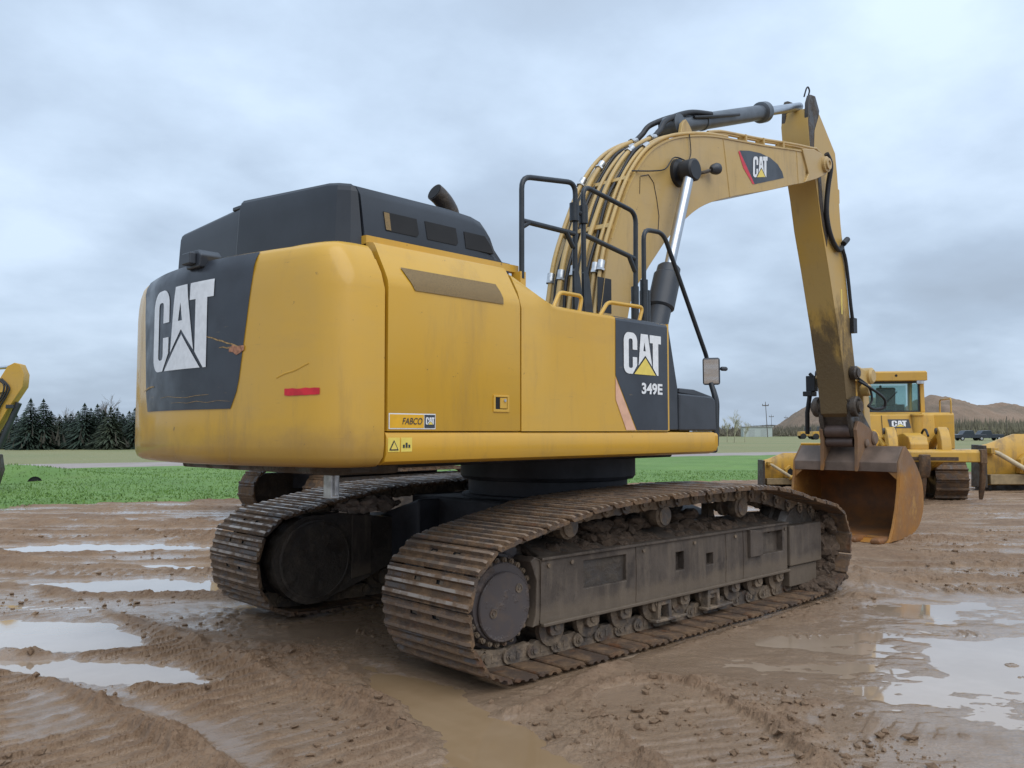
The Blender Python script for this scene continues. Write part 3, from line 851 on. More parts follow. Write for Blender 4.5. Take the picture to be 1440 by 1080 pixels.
area = sum(hr[i][0]*hr[(i+1)%len(hr)][1]-hr[(i+1)%len(hr)][0]*hr[i][1] for i in range(len(hr)))
if area < 0: hr = hr[::-1]
b.loft(hr, [(2.80,0),(2.98,.004),(3.2,.016),(3.29,.022),(3.325,.032),(3.345,.050)])
for i, (x, y, z) in enumerate(b.v):
    if z > 3.1: b.v[i] = (x, y, z + (z-3.1)/.25*((.085*(1-((y-.02)/1.2)**2)-.035) if y < .03 else .022*(1-(y/1.25)**4)))
rc = up(b, 'rear_hood', HOODM, smooth=13)
b = MB(); b.box((-3.36,.10,3.355), (-3.25,.22,3.385)); b.build('hood_hinge', BLK, rc, bevel=.008)
b = MB()
pp = [(-1.98,-.42,3.30),(-2.02,-.42,3.45),(-2.10,-.42,3.56)]
b.tube(spline([(-1.86,-.6,3.20),(-1.87,-.6,3.44),(-1.92,-.6,3.53),(-1.99,-.6,3.585),(-2.05,-.6,3.615)], 4), .074, 22)
ep = up(b, 'exhaust_pipe', GREASE, smooth=40)
b = MB(); b.cyl((-2.046,-.6,3.6132), (-2.0535,-.6,3.6168), .066, 20); b.build('pipe_mouth', DARK, ep)

# ---- cab on the far side -------------------------------------------
b = MB(); b.prism([(-.35,1.69),(-.35,3.02),(-.22,3.10),(1.2,3.10),(1.45,2.9),(1.55,2.2),(1.5,1.69)], .62, 1.42); cb = up(b, 'cab', BLK, bevel=.03)
b = MB(); b.prism([(0.0,2.3),(0,2.95),(1.15,2.95),(1.38,2.82),(1.45,2.3)], .612, .617); b.build('cab_window', GLASS, cb)
# ---- rails ----------------------------------------------------------
def rail(name, paths, y, r=.0215, parent=EX):
    b = MB()
    for path in paths:
        b.tube(rounded([(p[0], p[2] if len(p) > 2 else y, p[1]) for p in path], .10, 5), r, 10)
    return up(b, name, RAIL, smooth=50) if parent is EX else b.build(name, RAIL, parent, smooth=50)
r1 = rail('handrail', [[(-1.77,2.86),(-1.77,3.655),(-1.12,3.745),(-1.135,2.60)], [(-1.77,3.31),(-1.14,3.315)], [(-1.77,3.26),(-1.68,3.315)], [(-1.24,3.31),(-1.15,3.2)]], -1.3)
b = MB(); b.cyl((-1.135,-1.3,3.42), (-1.135,-1.3,3.57), .040, 12); b.build('rail_clamp', RAIL, r1, smooth=40)
r2 = rail('handrail', [[(-1.01,2.62),(-1.02,3.745),(-.27,3.655),(-.285,2.60)], [(-1.02,3.33),(-.30,3.235)], [(-.38,3.25),(-.29,3.12)]], -1.3)
b = MB(); b.cyl((-1.018,-1.3,3.42), (-1.018,-1.3,3.57), .040, 12); b.cyl((-1.14,-1.3,3.50), (-1.0,-1.3,3.50), .02, 8); b.build('rail_clamp', RAIL, r2, smooth=40)
for o_, xx in ((r1,-1.135),(r2,-1.01)):
    b = MB(); b.prism([(xx-.02,2.64),(xx-.03,3.0),(xx+.01,3.06),(xx+.05,2.95),(xx+.09,2.70),(xx+.10,2.64)], -1.32, -1.30); b.build('rail_foot', RAIL, o_)
r3 = rail('handrail', [[(-.15,2.62),(-.15,3.525),(.17,3.545),(.92,2.42),(.945,2.28)]], -1.3)
b = MB(); b.cyl((-.15,-1.3,2.64), (-.15,-1.3,3.06), .036, 10); b.cyl((-.05,-1.24,2.64), (-.05,-1.24,2.98), .05, 10); b.build('rail_socket', RAIL, r3, smooth=40)
b = MB(); b.cyl((-.29,-1.3,2.62), (-.29,-1.3,2.98), .036, 10); b.build('rail_socket', RAIL, r2, smooth=40)
def handle(pts):
    b = MB(); b.tube(rounded(pts, .05, 4), .017, 8); up(b, 'grab_handle', YEL, smooth=50)
handle([(-1.58,-1.45,2.63),(-1.48,-1.43,2.775),(-1.20,-1.43,2.775),(-1.24,-1.43,2.63)])
handle([(-1.0,-1.45,2.63),(-.86,-1.43,2.765),(-.36,-1.43,2.775),(-.42,-1.43,2.63)])
# mirror on its bent pipe
b = MB(); b.tube(rounded([(.80,-1.44,1.56),(.81,-1.45,2.02),(.82,-1.40,2.16)], .06, 4), .026, 10)
b.tube(rounded([(.87,-1.42,1.55),(.88,-1.43,1.98),(.83,-1.42,2.10)], .05, 4), .024, 10)
mi = up(b, 'mirror', RAIL, smooth=50)
MR = Matrix.Rotation(math.radians(28), 3, 'Z') @ Matrix.Rotation(math.radians(-6), 3, 'Y')
b = MB(); b.obox((.83,-1.40,2.275), (.06,.165,.265), MR); b.cyl((.88,-1.47,2.30), (.96,-1.50,2.30), .022, 10); b.build('mirror_housing', BLK, mi, bevel=.025)
b = MB(); c = Vector((.83,-1.40,2.275)) + MR @ Vector((-.032,0,0)); b.obox(c, (.004,.140,.235), MR); b.build('mirror_glass', MIRR, mi)
# warning plate on the sill
for k, (x0, x1) in enumerate(((-3.198,-3.105),(-3.095,-3.005))):
    sideplate('warning_plate', x0, x1, 1.56, 1.65, DYEL, dr, .0075)
b = MB(); b.add([(-3.19,-YU-.0105,1.57),(-3.115,-YU-.0105,1.57),(-3.152,-YU-.0105,1.635)], [(0,1,2)]); b.build('warning_mark', BLK, dr)
b = MB(); b.add([(-3.178,-YU-.0125,1.577),(-3.127,-YU-.0125,1.577),(-3.152,-YU-.0125,1.622)], [(0,1,2)]); b.build('warning_mark_inner', DYEL, dr)
b = MB()
for q in range(3): b.box((-3.08+q*.022,-YU-.0105,1.585), (-3.066+q*.022,-YU-.0095,1.605+.012*(q%2)))
b.build('warning_mark', BLK, dr)

# ---- boom -----------------------------------------------------------
BW = .36
btop = spline([(.10,2.05),(.28,2.5),(.42,2.97),(.54,3.52),(.74,3.98),(.965,4.40),(1.25,4.745),(1.55,4.965),(1.96,5.15),(2.63,5.335),(3.34,5.455),(4.1,5.575),(4.89,5.715),(5.35,5.79)], 4)
bbot = spline([(5.3,5.32),(4.82,5.18),(4.2,4.98),(3.26,4.71),(2.61,4.49),(2.18,4.27),(1.71,3.92),(1.46,3.68),(1.23,3.44),(.99,3.16),(.86,2.8),(.66,2.4),(.46,2.02),(.28,1.93)], 4)
prof = [tuple(p) for p in btop] + [tuple(p) for p in bbot]
b = MB()
inn = [tuple(p) for p in btop]
b.prism(prof, -BW+.02, BW-.02)
bo = up(b, 'boom', BOOMY, smooth=25)
for s in (-1, 1):
    b = MB(); b.prism(prof, s*BW, s*(BW-.03)); b.build('boom_side_plate', BOOMY, bo, bevel=.006)
# top flange strip proud of the side plates
b = MB(); V = []
for q in btop[6:]: V += [(q[0], -BW-.012, q[1]+.006), (q[0], BW+.012, q[1]+.006), (q[0], BW+.012, q[1]-.016), (q[0], -BW-.012, q[1]-.016)]
m = len(V)//4
b.add(V, [(4*i+k, 4*(i+1)+k, 4*(i+1)+(k+1)%4, 4*i+(k+1)%4) for i in range(m-1) for k in range(4)]); b.build('boom_flange', BOOMY, bo, smooth=30)
for s in (-1, 1):
    b = MB()
    nose = [(5.16,5.785),(5.55,5.875),(5.80,5.875),(5.93,5.84),(6.03,5.76),(6.04,5.66),(5.96,5.58),(5.60,5.43),(5.24,5.31),(5.36,5.46)]
    b.prism(nose, s*(BW+.028), s*(BW-.10)); b.build('boom_nose', BOOMY, bo, bevel=.012)
    b = MB(); b.lathe((5.91,s*(BW+.02),5.72), (0,s,0), [(0,.12),(.05,.12),(.06,.085),(.085,.085),(.088,.05),(.07,.045)], 24); b.build('pin_boss', BOOMY, bo, smooth=30)
# cross weld seams
for x0, z0, x1, z1 in ((2.95,5.39,3.10,4.66),(5.02,5.73,5.06,5.26)):
    b = MB(); b.tube([(x0,-BW-.001,z0),(x1,-BW-.001,z1)], .008, 6); b.build('weld_seam', BOOMY, bo, smooth=40)
# maker's panel on the boom side
o = -BW-.004
b = MB(); b.add([(3.36,o,5.325),(3.62,o,5.385),(3.92,o,5.425),(4.20,o,5.43),(4.42,o,5.39),(4.56,o,5.31),(4.60,o,5.235),(3.75,o,4.965)], [tuple(range(8))]); b.build('boom_panel', DECB, bo)
b = MB(); b.add([(3.33,o,5.30),(3.36,o,5.325),(3.75,o,4.965),(3.70,o,4.955),(3.45,o,5.12)], [tuple(range(5))]); b.build('boom_panel_edge', RED, bo)
letters(bo, lambda u, v: (3.70+u*.82+v*.04, -BW-.009, 5.045+v*.9+u*.19), .315, WHT, DYEL)
# cylinder boss, work light, dark pads
b = MB(); b.lathe((1.90,0,4.70), (0,-1,0), [(BW-.02,.17),(BW+.04,.16),(BW+.06,.115),(.56,.115),(.565,.122),(.60,.122),(.615,.08)], 24); b.build('cylinder_boss', RUBB, bo, smooth=35)
b = MB(); b.tube([(2.36,-BW,4.80),(2.42,-BW-.06,4.82),(2.52,-BW-.08,4.86)], .022, 8)
wl_ = b.build('light_bracket', GREASE, bo, smooth=40)
b = MB(); b.lathe((2.50,-BW-.09,4.86), (.9,-.25,.25), [(0,.035),(.03,.06),(.09,.072),(.12,.066)], 18); b.build('work_light', BLK, bo, smooth=35)
b = MB(); b.box((.37,-BW-.006,2.92), (.60,-BW-.001,3.28)); b.build('rub_pad', RUBB, bo)
# drips of black oil down the side: thin raised runs
def run(P, r=.006):
    b = MB(); b.tube([(x, -BW-.002, z) for x, z in P], r, 5); b.build('oil_run', GREASE, bo, smooth=50)
run([(1.15,4.50),(1.30,4.55),(1.40,4.48),(1.46,4.30),(1.50,4.12),(1.48,3.95)]); run([(1.14,4.49),(1.13,4.30)], .004)
b = MB(); b.tube(spline([(.98,-BW-.01,4.52),(1.3,-BW-.06,4.58),(1.6,-BW-.03,4.68),(1.75,-BW-.05,4.84),(1.92,-BW-.1,4.83)], 6), .008, 6); b.build('loose_cable', RUBB, bo, smooth=50)
b = MB(); b.tube(spline([(2.13,-BW-.02,5.22),(2.16,-BW-.02,5.0),(2.10,-BW-.02,4.86),(2.2,-BW-.03,4.80),(2.34,-BW-.04,4.80)], 6), .006, 6); b.build('loose_cable', RUBB, bo, smooth=50)

# hydraulic lines along the back of the boom
BT = np.array([p for p in btop]); tg = np.gradient(BT, axis=0); tg /= np.linalg.norm(tg, axis=1)[:,None]; NM = np.stack([-tg[:,1], tg[:,0]], 1)
barc = np.concatenate([[0], np.cumsum(np.linalg.norm(np.diff(BT, axis=0), axis=1))])
def on_boom(s, off):
    x = np.interp(s, barc, BT[:,0]); z = np.interp(s, barc, BT[:,1]); nx = np.interp(s, barc, NM[:,0]); nz = np.interp(s, barc, NM[:,1])
    return x+nx*off, z+nz*off
def line(y0, y1, s0, s1, off, r, mat, name='hydraulic_line', wob=0.0, n=26):
    b = MB(); P = []
    for i in range(n):
        s = s0+(s1-s0)*i/(n-1); x, z = on_boom(s, off + wob*math.sin(i*.9))
        P.append((x, y0+(y1-y0)*i/(n-1), z))
    if s0 > .5: P = [(P[0][0]-.62, y0, P[0][2]-.42), (P[0][0]-.36, y0, P[0][2]-.22), (P[0][0]-.12, y0, P[0][2]-.06)] + P[1:]
    b.tube([tuple(q) for q in spline(P, 2)], r, 10); return b.build(name, mat, bo, smooth=50)
for (y0, y1, s0, s1, off, r) in ((-.325,-.315,.25,5.0,.035,.022),(-.255,-.235,.2,4.6,.038,.022),(-.10,-.12,.75,3.62,.070,.028),(.03,0.0,.75,4.1,.050,.024),(.17,.15,.75,3.66,.085,.030),(.31,.28,.75,3.9,.085,.026)):
    line(y0, y1, s0, s1, off, r, BOOMY)
for y0, off in ((-.18,.035),(-.04,.035),(.10,.04),(.24,.04)): line(y0, y0+.02, .1, 3.5, off, .019, RUBB, 'hydraulic_hose', wob=.016)
def collar(y, s, off, r, mat=ZINC, L=.11):
    x0, z0 = on_boom(s-L/2, off); x1, z1 = on_boom(s+L/2, off)
    b = MB(); b.cyl((x0,y,z0), (x1,y,z1), r, 12); b.cyl((x0,y,z0), (x0+(x1-x0)*.2,y,z0+(z1-z0)*.2), r*1.2, 6); b.build('line_fitting', mat, bo, smooth=35)
for y, s, off in ((-.325,1.42,.035),(-.255,1.40,.038),(.03,1.40,.05),(.17,1.36,.085),(.31,1.34,.085),(-.11,3.10,.07),(.01,3.30,.05),(.16,2.85,.085),(.30,2.6,.085),(-.12,3.58,.07),(.155,3.60,.085),(-.245,3.2,.038)):
    collar(y, s, off, .040)
def clampbar(s, h=.13):
    x, z = on_boom(s, .0); x2, z2 = on_boom(s, h); b = MB()
    t = math.atan2(z2-z, x2-x); R = Matrix.Rotation(-(t-math.pi/2), 3, 'Y')
    b.obox(((x+x2)/2, 0, (z+z2)/2), (.06,.66,h), R); b.build('line_clamp', BOOMY, bo, bevel=.006)
for s in (1.9, 2.55): clampbar(s, .05)
# black hoses that leave the lines for the stick cylinder
for k, y in enumerate((-.12, .16)):
    b = MB()
    x0, z0 = on_boom(3.60+.05*k, .07+.015*k); x1, z1 = on_boom(4.0, .25); x2, z2 = on_boom(4.55, .34)
    b.tube(spline([(x0,y,z0),(x0+.14,y,z0+.12),(x1,y*.8,z1),(x2,y*.6,z2+.02),(3.10,y*.9,5.80)], 7), .034, 12); b.build('supply_hose', RUBB, bo, smooth=50)
# small lines on top of the outer boom
for y, r in ((-.30,.020),(-.22,.016)):
    b = MB(); P = []
    for s in np.linspace(4.55, barc[-1], 18):
        x, z = on_boom(s, .10 if s > 4.9 else .06+.04*(s-4.55)/.35); P.append((x,y,z))
    P += [(5.62,y,5.93),(5.86,y+.02,5.98),(6.02,y+.02,5.94),(6.12,y+.03,5.8)]
    b.tube([Vector(p) for p in P], r, 8); b.build('hydraulic_line', BOOMY, bo, smooth=50)
for s in (5.5, 6.0, 6.6): 
    x, z = on_boom(s, .07); b = MB(); b.box((x-.02,-.33,z-.07), (x+.02,-.20,z+.045)); b.build('line_clamp', BOOMY, bo, bevel=.008)

# ---- boom cylinders --------------------------------------------------
for s in (-1, 1):
    y = s*.55
    A = Vector((1.86,y,4.68)); B = Vector((.80,y,1.90)); d = (B-A).normalized()
    b = MB(); b.cyl(A+d*1.30, B, .122, 24); b.lathe(A+d*1.26, d, [(0,.110),(.02,.128),(.10,.132),(.12,.150),(.50,.150),(.52,.130)], 24)
    cy = up(b, 'boom_cylinder', BLK, smooth=35)
    b = MB(); b.cyl(A+d*.10, A+d*1.32, .062, 20); b.build('cylinder_rod', CHROME, cy, smooth=35)
    b = MB(); b.lathe(A-Vector((0,.08,0)), (0,1,0), [(0,.11),(.02,.13),(.14,.13),(.16,.11)], 20); b.build('rod_eye', RUBB, cy, smooth=35)

# ---- stick cylinder ---------------------------------------------------
A = Vector((2.35,0,5.47)); B = Vector((5.97,0,6.74)); d = (B-A).normalized()
b = MB(); b.cyl(A, A+d*2.45, .108, 24); b.lathe(A+d*.72, d, [(0,.110),(0,.118),(.06,.118),(.06,.110)], 24)
b.lathe(A+d*2.42, d, [(0,.12),(.02,.15),(.15,.15),(.17,.13)], 24); b.lathe(A-Vector((0,.12,0)), (0,1,0), [(0,.13),(.24,.13)], 18)
sc_ = up(b, 'stick_cylinder', simple('cylinder_grey', (0.085,0.098,0.115), .34, var=.2), smooth=35)
b = MB(); b.cyl(A+d*2.5, B-d*.05, .066, 20); b.build('cylinder_rod', CHROME, sc_, smooth=35)
b = MB(); b.tube(spline([A+d*.35+Vector((0,-.11,.06)), A+d*.8+Vector((0,-.14,.03)), A+d*1.5+Vector((0,-.145,.0))], 6), .02, 8); b.build('cylinder_line', RUBB, sc_, smooth=40)
b = MB()


for s in (-1, 1):
    b = MB(); b.prism([(2.20,5.18),(2.27,5.44),(2.35,5.51),(2.43,5.46),(2.58,5.30)], s*.15, s*.20); b.build('cylinder_bracket', BOOMY, bo, bevel=.01)
# ---- stick -------------------------------------------------------------
SW = .225
rear = [(5.80,6.62),(5.74,6.40),(5.80,5.95),(5.90,5.66),(6.02,5.30),(6.14,4.83),(6.36,4.22),(6.66,3.30),(6.86,2.58),(6.93,2.20),(6.96,1.98)]
front = [(7.12,1.86),(7.26,1.95),(7.32,2.15),(7.30,2.73),(7.17,3.34),(7.0,4.28),(6.85,5.01),(6.76,5.80),(6.70,6.12),(6.20,6.57),(6.08,6.66)]
b = MB(); b.prism([p for p in rear] + front, -SW+.012, SW-.012); stk = up(b, 'stick', STICKY, smooth=25)
for s in (-1, 1):
    b = MB(); b.prism([(5.96,6.30),(5.90,5.66),(6.02,5.30),(6.14,4.83),(6.36,4.22),(6.66,3.30),(6.86,2.58),(6.93,2.2)] + front[2:9] + [(6.14,6.60)], s*SW, s*(SW-.02)); b.build('stick_side_plate', STICKY, stk, bevel=.006)
for s in (-1, 1):
    b = MB(); b.prism([(5.78,6.70),(5.86,6.84),(6.02,6.86),(6.16,6.66),(6.02,6.2),(5.92,5.98),(5.80,6.02),(5.75,6.4)], s*(SW-.005), s*(SW-.075)); b.build('stick_ear', GREASE, stk, bevel=.012)
b = MB(); b.tube(rounded([(5.88,-.10,6.84),(5.90,-.13,6.97),(5.96,-.13,7.02),(6.02,-.13,6.97),(6.0,-.10,6.84)], .05, 3), .012, 8); b.build('lifting_loop', RUBB, stk, smooth=40)
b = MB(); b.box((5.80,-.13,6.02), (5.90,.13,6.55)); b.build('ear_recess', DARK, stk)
# oil staining patch & loop hoses on the right face
b = MB(); b.tube(spline([(6.05,-.36,5.93),(6.20,-.36,5.78),(6.22,-.30,5.45),(6.22,-.27,5.05),(6.36,-.27,4.72),(6.62,-.27,4.55),(6.78,-.27,4.62)], 6), .038, 10); b.build('stick_hose', RUBB, stk, smooth=50)
b = MB(); b.prism([(6.02,5.60),(6.14,5.62),(6.20,5.1),(6.34,4.72),(6.30,4.55),(6.16,4.86),(6.05,5.25)], -SW-.003, -SW-.006); b.build('oil_stain', GREASE, stk)
b = MB(); b.tube(spline([(6.78,-.26,4.62),(6.92,-.26,4.45),(7.02,-.26,4.1),(7.10,-.26,3.7),(7.20,-.26,3.35)], 5), .028, 8); b.tube(spline([(6.84,-.20,4.86),(7.06,-.22,4.40),(7.16,-.22,3.9),(7.24,-.22,3.4)], 5), .022, 8)
b.cyl((6.76,-.30,4.66), (6.92,-.30,4.76), .045, 10); b.box((7.12,-.29,3.28), (7.26,-.20,3.52)); b.build('stick_line', RUBB, stk, smooth=40)
b = MB(); b.box((6.80,-SW-.004,3.55), (6.84,-SW-.001,3.95)); b.build('stick_sticker', DYEL, stk)
# bucket cylinder on the far face of the stick
A = Vector((6.98,0,5.55)); B = Vector((7.42,0,2.55)); d = (B-A).normalized()
b = MB(); b.cyl(A, A+d*1.95, .105, 18); b.lathe(A+d*1.9, d, [(0,.12),(.14,.12),(.15,.1)], 18); bc = up(b, 'bucket_cylinder', BLK, smooth=35)
b = MB(); b.cyl(A+d*2.0, B, .06, 14); b.build('cylinder_rod', CHROME, bc, smooth=35)
for x0, x1, z0, z1 in ((6.78,7.02,5.40,5.62),):
    b = MB(); b.prism([(x0-.06,z0-.15),(x0-.04,z1+.1),(x1+.05,z1),(x1+.05,z0)], -.13, .13); b.build('cylinder_bracket', STICKY, bc, bevel=.01)
# ---- bucket, linkage -----------------------------------------------------
b = MB(); b.cyl((7.08,-.36,2.09), (7.08,.36,2.09), .125, 24); b.cyl((7.08,-.40,2.09), (7.08,-.36,2.09), .09, 20); b.cyl((7.08,.36,2.09), (7.08,.40,2.09), .09, 20)
b.lathe((7.08,-.36,2.09), (0,1,0), [(0,.15),(.02,.165),(.09,.165),(.10,.14)], 24); b.lathe((7.08,.26,2.09), (0,1,0), [(0,.14),(.01,.165),(.08,.165),(.10,.15)], 24)
lk = up(b, 'bucket_linkage', GREASE, smooth=35)
b = MB(); b.cyl((7.12,-.36,2.63), (7.12,.34,2.63), .075, 16)
b.lathe((7.12,-.34,2.63), (0,1,0), [(0,.09),(.02,.11),(.10,.11),(.11,.09)], 18)
b.build('lever_pin', GREASE, lk, smooth=35)
for s in (-1, 1):
    b = MB(); b.prism([(7.04,2.56),(7.06,2.70),(7.16,2.74),(7.62,2.66),(7.72,2.58),(7.68,2.46),(7.56,2.44),(7.14,2.54)], s*.30-.035, s*.30+.035); b.build('link_lever', BOOMY, lk, bevel=.02)
    b = MB(); b.prism([(7.52,2.62),(7.66,2.66),(7.76,2.56),(7.86,1.72),(7.80,1.58),(7.68,1.60),(7.60,1.72)], s*.20-.05, s*.20+.05); b.build('bucket_link', BOOMY, lk, bevel=.02)
b = MB(); b.lathe((7.62,-.40,2.60), (0,1,0), [(0,.10),(.03,.135),(.22,.135),(.25,.11)], 22); b.build('link_hub', BOOMY, lk, smooth=35)
b = MB(); b.lathe((7.40,-.42,2.36), (0,1,0), [(0,.08),(.02,.10),(.12,.10),(.14,.08)], 18); b.build('link_hub', BOOMY, lk, smooth=35)
b = MB(); b.tube(spline([(7.15,-.34,2.50),(7.30,-.50,2.36),(7.55,-.58,2.22),(7.62,-.55,2.08),(7.45,-.46,2.05),(7.30,-.42,2.10)], 7), .022, 8); b.tube(spline([(7.15,-.34,2.54),(7.30,-.44,2.40),(7.36,-.46,2.2),(7.3,-.42,2.1)], 7), .018, 8); b.build('linkage_hose', RUBB, lk, smooth=50)
b = MB(); b.box((7.18,.40,2.36), (7.30,.56,2.62)); b.box((7.14,.44,2.28), (7.34,.60,2.36)); b.cyl((7.2,.44,2.60), (7.2,.50,2.66), .03, 8); b.tube([(7.2,.50,2.3),(7.22,.56,2.0),(7.3,.60,1.65)], .04, 8); b.build('valve_block', RUBB, lk, bevel=.01)
# quick coupler
b = MB()
for s in (-1, 1): b.prism([(6.98,2.20),(7.16,2.24),(7.40,2.06),(7.86,1.70),(7.88,1.52),(7.70,1.46),(7.12,1.60),(6.98,1.86)], s*.23-.035, s*.23+.035)
b.prism([(7.02,1.96),(7.12,2.02),(7.3,1.92),(7.24,1.82),(7.10,1.78)], -.26, .26)
cp = up(b, 'quick_coupler', GREASE, bevel=.015)
b = MB(); b.cyl((7.16,-.20,1.70), (7.16,.20,1.70), .11, 18); b.cyl((7.20,-.22,1.52), (7.20,.22,1.52), .08, 16); b.build('coupler_drum', simple('brown_steel', (.11,.075,.062), .5, .2), cp, smooth=35)

# bucket shell
BC, BH = -.075, .865
y0, y1 = BC-BH, BC+BH
outer = spline([(6.72,.035),(7.10,.030),(7.48,.055),(7.80,.12),(8.02,.25),(8.17,.48),(8.16,.80),(8.0,1.04),(7.74,1.26),(7.42,1.46)], 4)
inner = []
O = np.array(outer); tg = np.gradient(O, axis=0); tg /= np.linalg.norm(tg, axis=1)[:,None]
IN = O + np.stack([-tg[:,1], tg[:,0]], 1)*.045
b = MB(); n = len(O)
V = [(x,y0+.035,z) for x, z in O] + [(x,y1-.035,z) for x, z in O]; b.add(V, [(i, i+1, n+i+1, n+i) for i in range(n-1)], 0)
V = [(x,y0+.035,z) for x, z in IN] + [(x,y1-.035,z) for x, z in IN]; b.add(V, [(i, i+1, n+i+1, n+i) for i in range(n-1)], 1)
for k in (0, n-1):
    b.add([(O[k][0],y0+.035,O[k][1]),(O[k][0],y1-.035,O[k][1]),(IN[k][0],y1-.035,IN[k][1]),(IN[k][0],y0+.035,IN[k][1])], [(0,1,2,3)], 0)
bk = up(b, 'bucket', [RUST, RUSTIN], smooth=30)
sidep = [(7.15,1.215),(7.12,1.02),(7.07,.78),(6.97,.50),(6.83,.24),(6.70,.075),(6.60,.03),(6.72,.028)] + [tuple(p) for p in outer[1:]]
for s, (a, c) in ((-1, (y0, y0+.04)), (1, (y1-.04, y1))):
    b = MB(); b.prism(sidep, a, c); b.build('bucket_side', RUST, bk, bevel=.006)
    b = MB(); e = y0-.006 if s < 0 else y1+.006
    b.prism([(7.16,1.10),(7.30,1.02),(7.22,.62),(7.02,.30),(6.84,.12),(6.74,.06),(6.84,.24),(6.98,.50),(7.08,.78)], e, e+s*-.008); b.build('side_cutter', RUST, bk)
b = MB()
b.prism([(7.12,1.205),(7.40,1.455),(7.44,1.42),(7.20,1.17),(7.20,1.06),(7.115,1.06)], y0+.041, y1-.041); b.build('top_plate', simple('bucket_steel', (.165,.115,.085), .5, .25, var=.3, scale=3), bk, bevel=.008)
for s in (-1, 1):
    yb = BC + s*(BH-.042)
    b = MB(); b.prism([(yb,1.06),(yb,.94),(yb-s*.13,1.06)], 7.13, 7.17, axis='x'); b.build('corner_gusset', RUST, bk)
b = MB(); b.prism([(6.60,.005),(6.60,.02),(6.74,.075),(7.0,.078),(7.0,.028),(6.74,.012)], y0+.02, y1-.02); b.build('cutting_edge', RUST, bk, bevel=.006)
for k in range(5):
    y = y0+.14 + k*(2*BH-.28)/4
    b = MB(); b.loft([(6.44,y-.075),(6.74,y-.10),(6.90,y-.10),(6.90,y+.10),(6.74,y+.10),(6.44,y+.075)], [(.0,.03),(.02,.0),(.07,.0),(.10,.03)]); b.build('tooth_adapter', RUSTIN, bk, bevel=.02)
for s, yy in ((-1,-.30), (1,.26)):
    b = MB(); b.prism([(7.06,1.05),(7.08,1.55),(7.04,1.72),(7.12,1.86),(7.26,1.84),(7.62,1.74),(7.84,1.60),(7.86,1.40),(7.62,1.30),(7.40,1.40),(7.16,1.18)], yy-.03, yy+.03); b.build('bucket_ear', RUST, bk, bevel=.012)
BOSSM = simple('brown_boss', (.16,.105,.07), .6)
b = MB(); b.lathe((7.74,-.37,1.58), (0,1,0), [(0,.09),(.02,.115),(.08,.115),(.10,.09)], 18); b.build('ear_boss', BOSSM, bk, smooth=35)
b = MB(); b.lathe((7.40,-.37,1.50), (0,1,0), [(0,.05),(.01,.07),(.05,.07)], 14); b.build('ear_boss', BOSSM, bk, smooth=35)

# ---- mud packed on the undercarriage ------------------------------------
def clump(c, size, n=160, seed=0, sub=3):
    r = random.Random(seed); bm = bmesh.new(); bmesh.ops.create_icosphere(bm, subdivisions=sub, radius=1.0)
    ph = [r.uniform(0, 6) for _ in range(9)]
    for v in bm.verts:
        p = v.co.copy(); k = 1
        for i, f in enumerate((2.3, 4.7, 9.1)): k += (.22/(i+1))*math.sin(p.x*f+ph[3*i])*math.sin(p.y*f*1.1+ph[3*i+1])*math.sin(p.z*f*.9+ph[3*i+2])*1.6
        k += r.uniform(-.16, .16)
        v.co = Vector((c[0]+p.x*k*size[0], c[1]+p.y*k*size[1], c[2]+p.z*k*size[2]))
    V = [v.co[:] for v in bm.verts]; F = [[v.index for v in f.verts] for f in bm.faces]; bm.free(); return V, F
r = random.Random(3)
def heap(n, gen, mat, name, smooth=None):
    b = MB()
    for k in range(n):
        c, sz = gen(k); V, F = clump(c, sz, seed=k*7+n, sub=2); b.add(V, F)
    o = b.build(name, mat, EX, smooth=smooth, weld=False); o['kind'] = 'stuff'; return o
def g1(k):
    x = r.uniform(-1.78, 1.72)
    if -.22 < x < -.02 or 1.14 < x < 1.30: x -= .3
    h = .03 + .12*math.exp(-((x+.80)/.33)**2) + .06*math.exp(-((x-.55)/.35)**2); yy = -1.42 + r.uniform(-.16, .12)
    q = r.random(); s_ = r.uniform(.025, .07)
    return (x, yy, .80 - .35*max(0, -yy-1.34) + h*q*max(.2, 1-abs(yy+1.42)*4)), (s_*1.3, s_*1.2, s_*.8)
heap(330, g1, MUDC, 'caked_mud')
def g2(k):
    a = r.uniform(0, 6.28); rr = .42*math.sqrt(r.random()); s_ = r.uniform(.04, .10)
    return (2.50+.16*r.random()-.1*abs(math.sin(a))*rr, r.uniform(-1.72,-1.15), .42+rr*.85*math.sin(a)), (s_, s_, s_)
heap(170, g2, MUDC, 'caked_mud')
def g3(k):
    t = r.random(); s_ = r.uniform(.03, .075)
    return (2.02+.66*t, r.uniform(-1.84,-1.2), .045+.12*t*t+.04*r.random()), (s_*1.3, s_*1.3, s_*.8)
heap(150, g3, MUDC, 'caked_mud')
def g4(k):
    s_ = r.uniform(.03, .09); return (r.uniform(-1.0,.5), r.uniform(-1.42,-1.12), .88+.05*r.random()), (s_*1.5, s_, s_*.7)
heap(120, g4, MUDC, 'caked_mud')
def g5(k):
    s_ = r.uniform(.02, .065); return (r.uniform(-1.75,-1.05), r.uniform(.98,1.25), .93+.08*r.random()), (s_*1.5, s_, s_*.8)
heap(60, g5, DRYM, 'dried_mud')
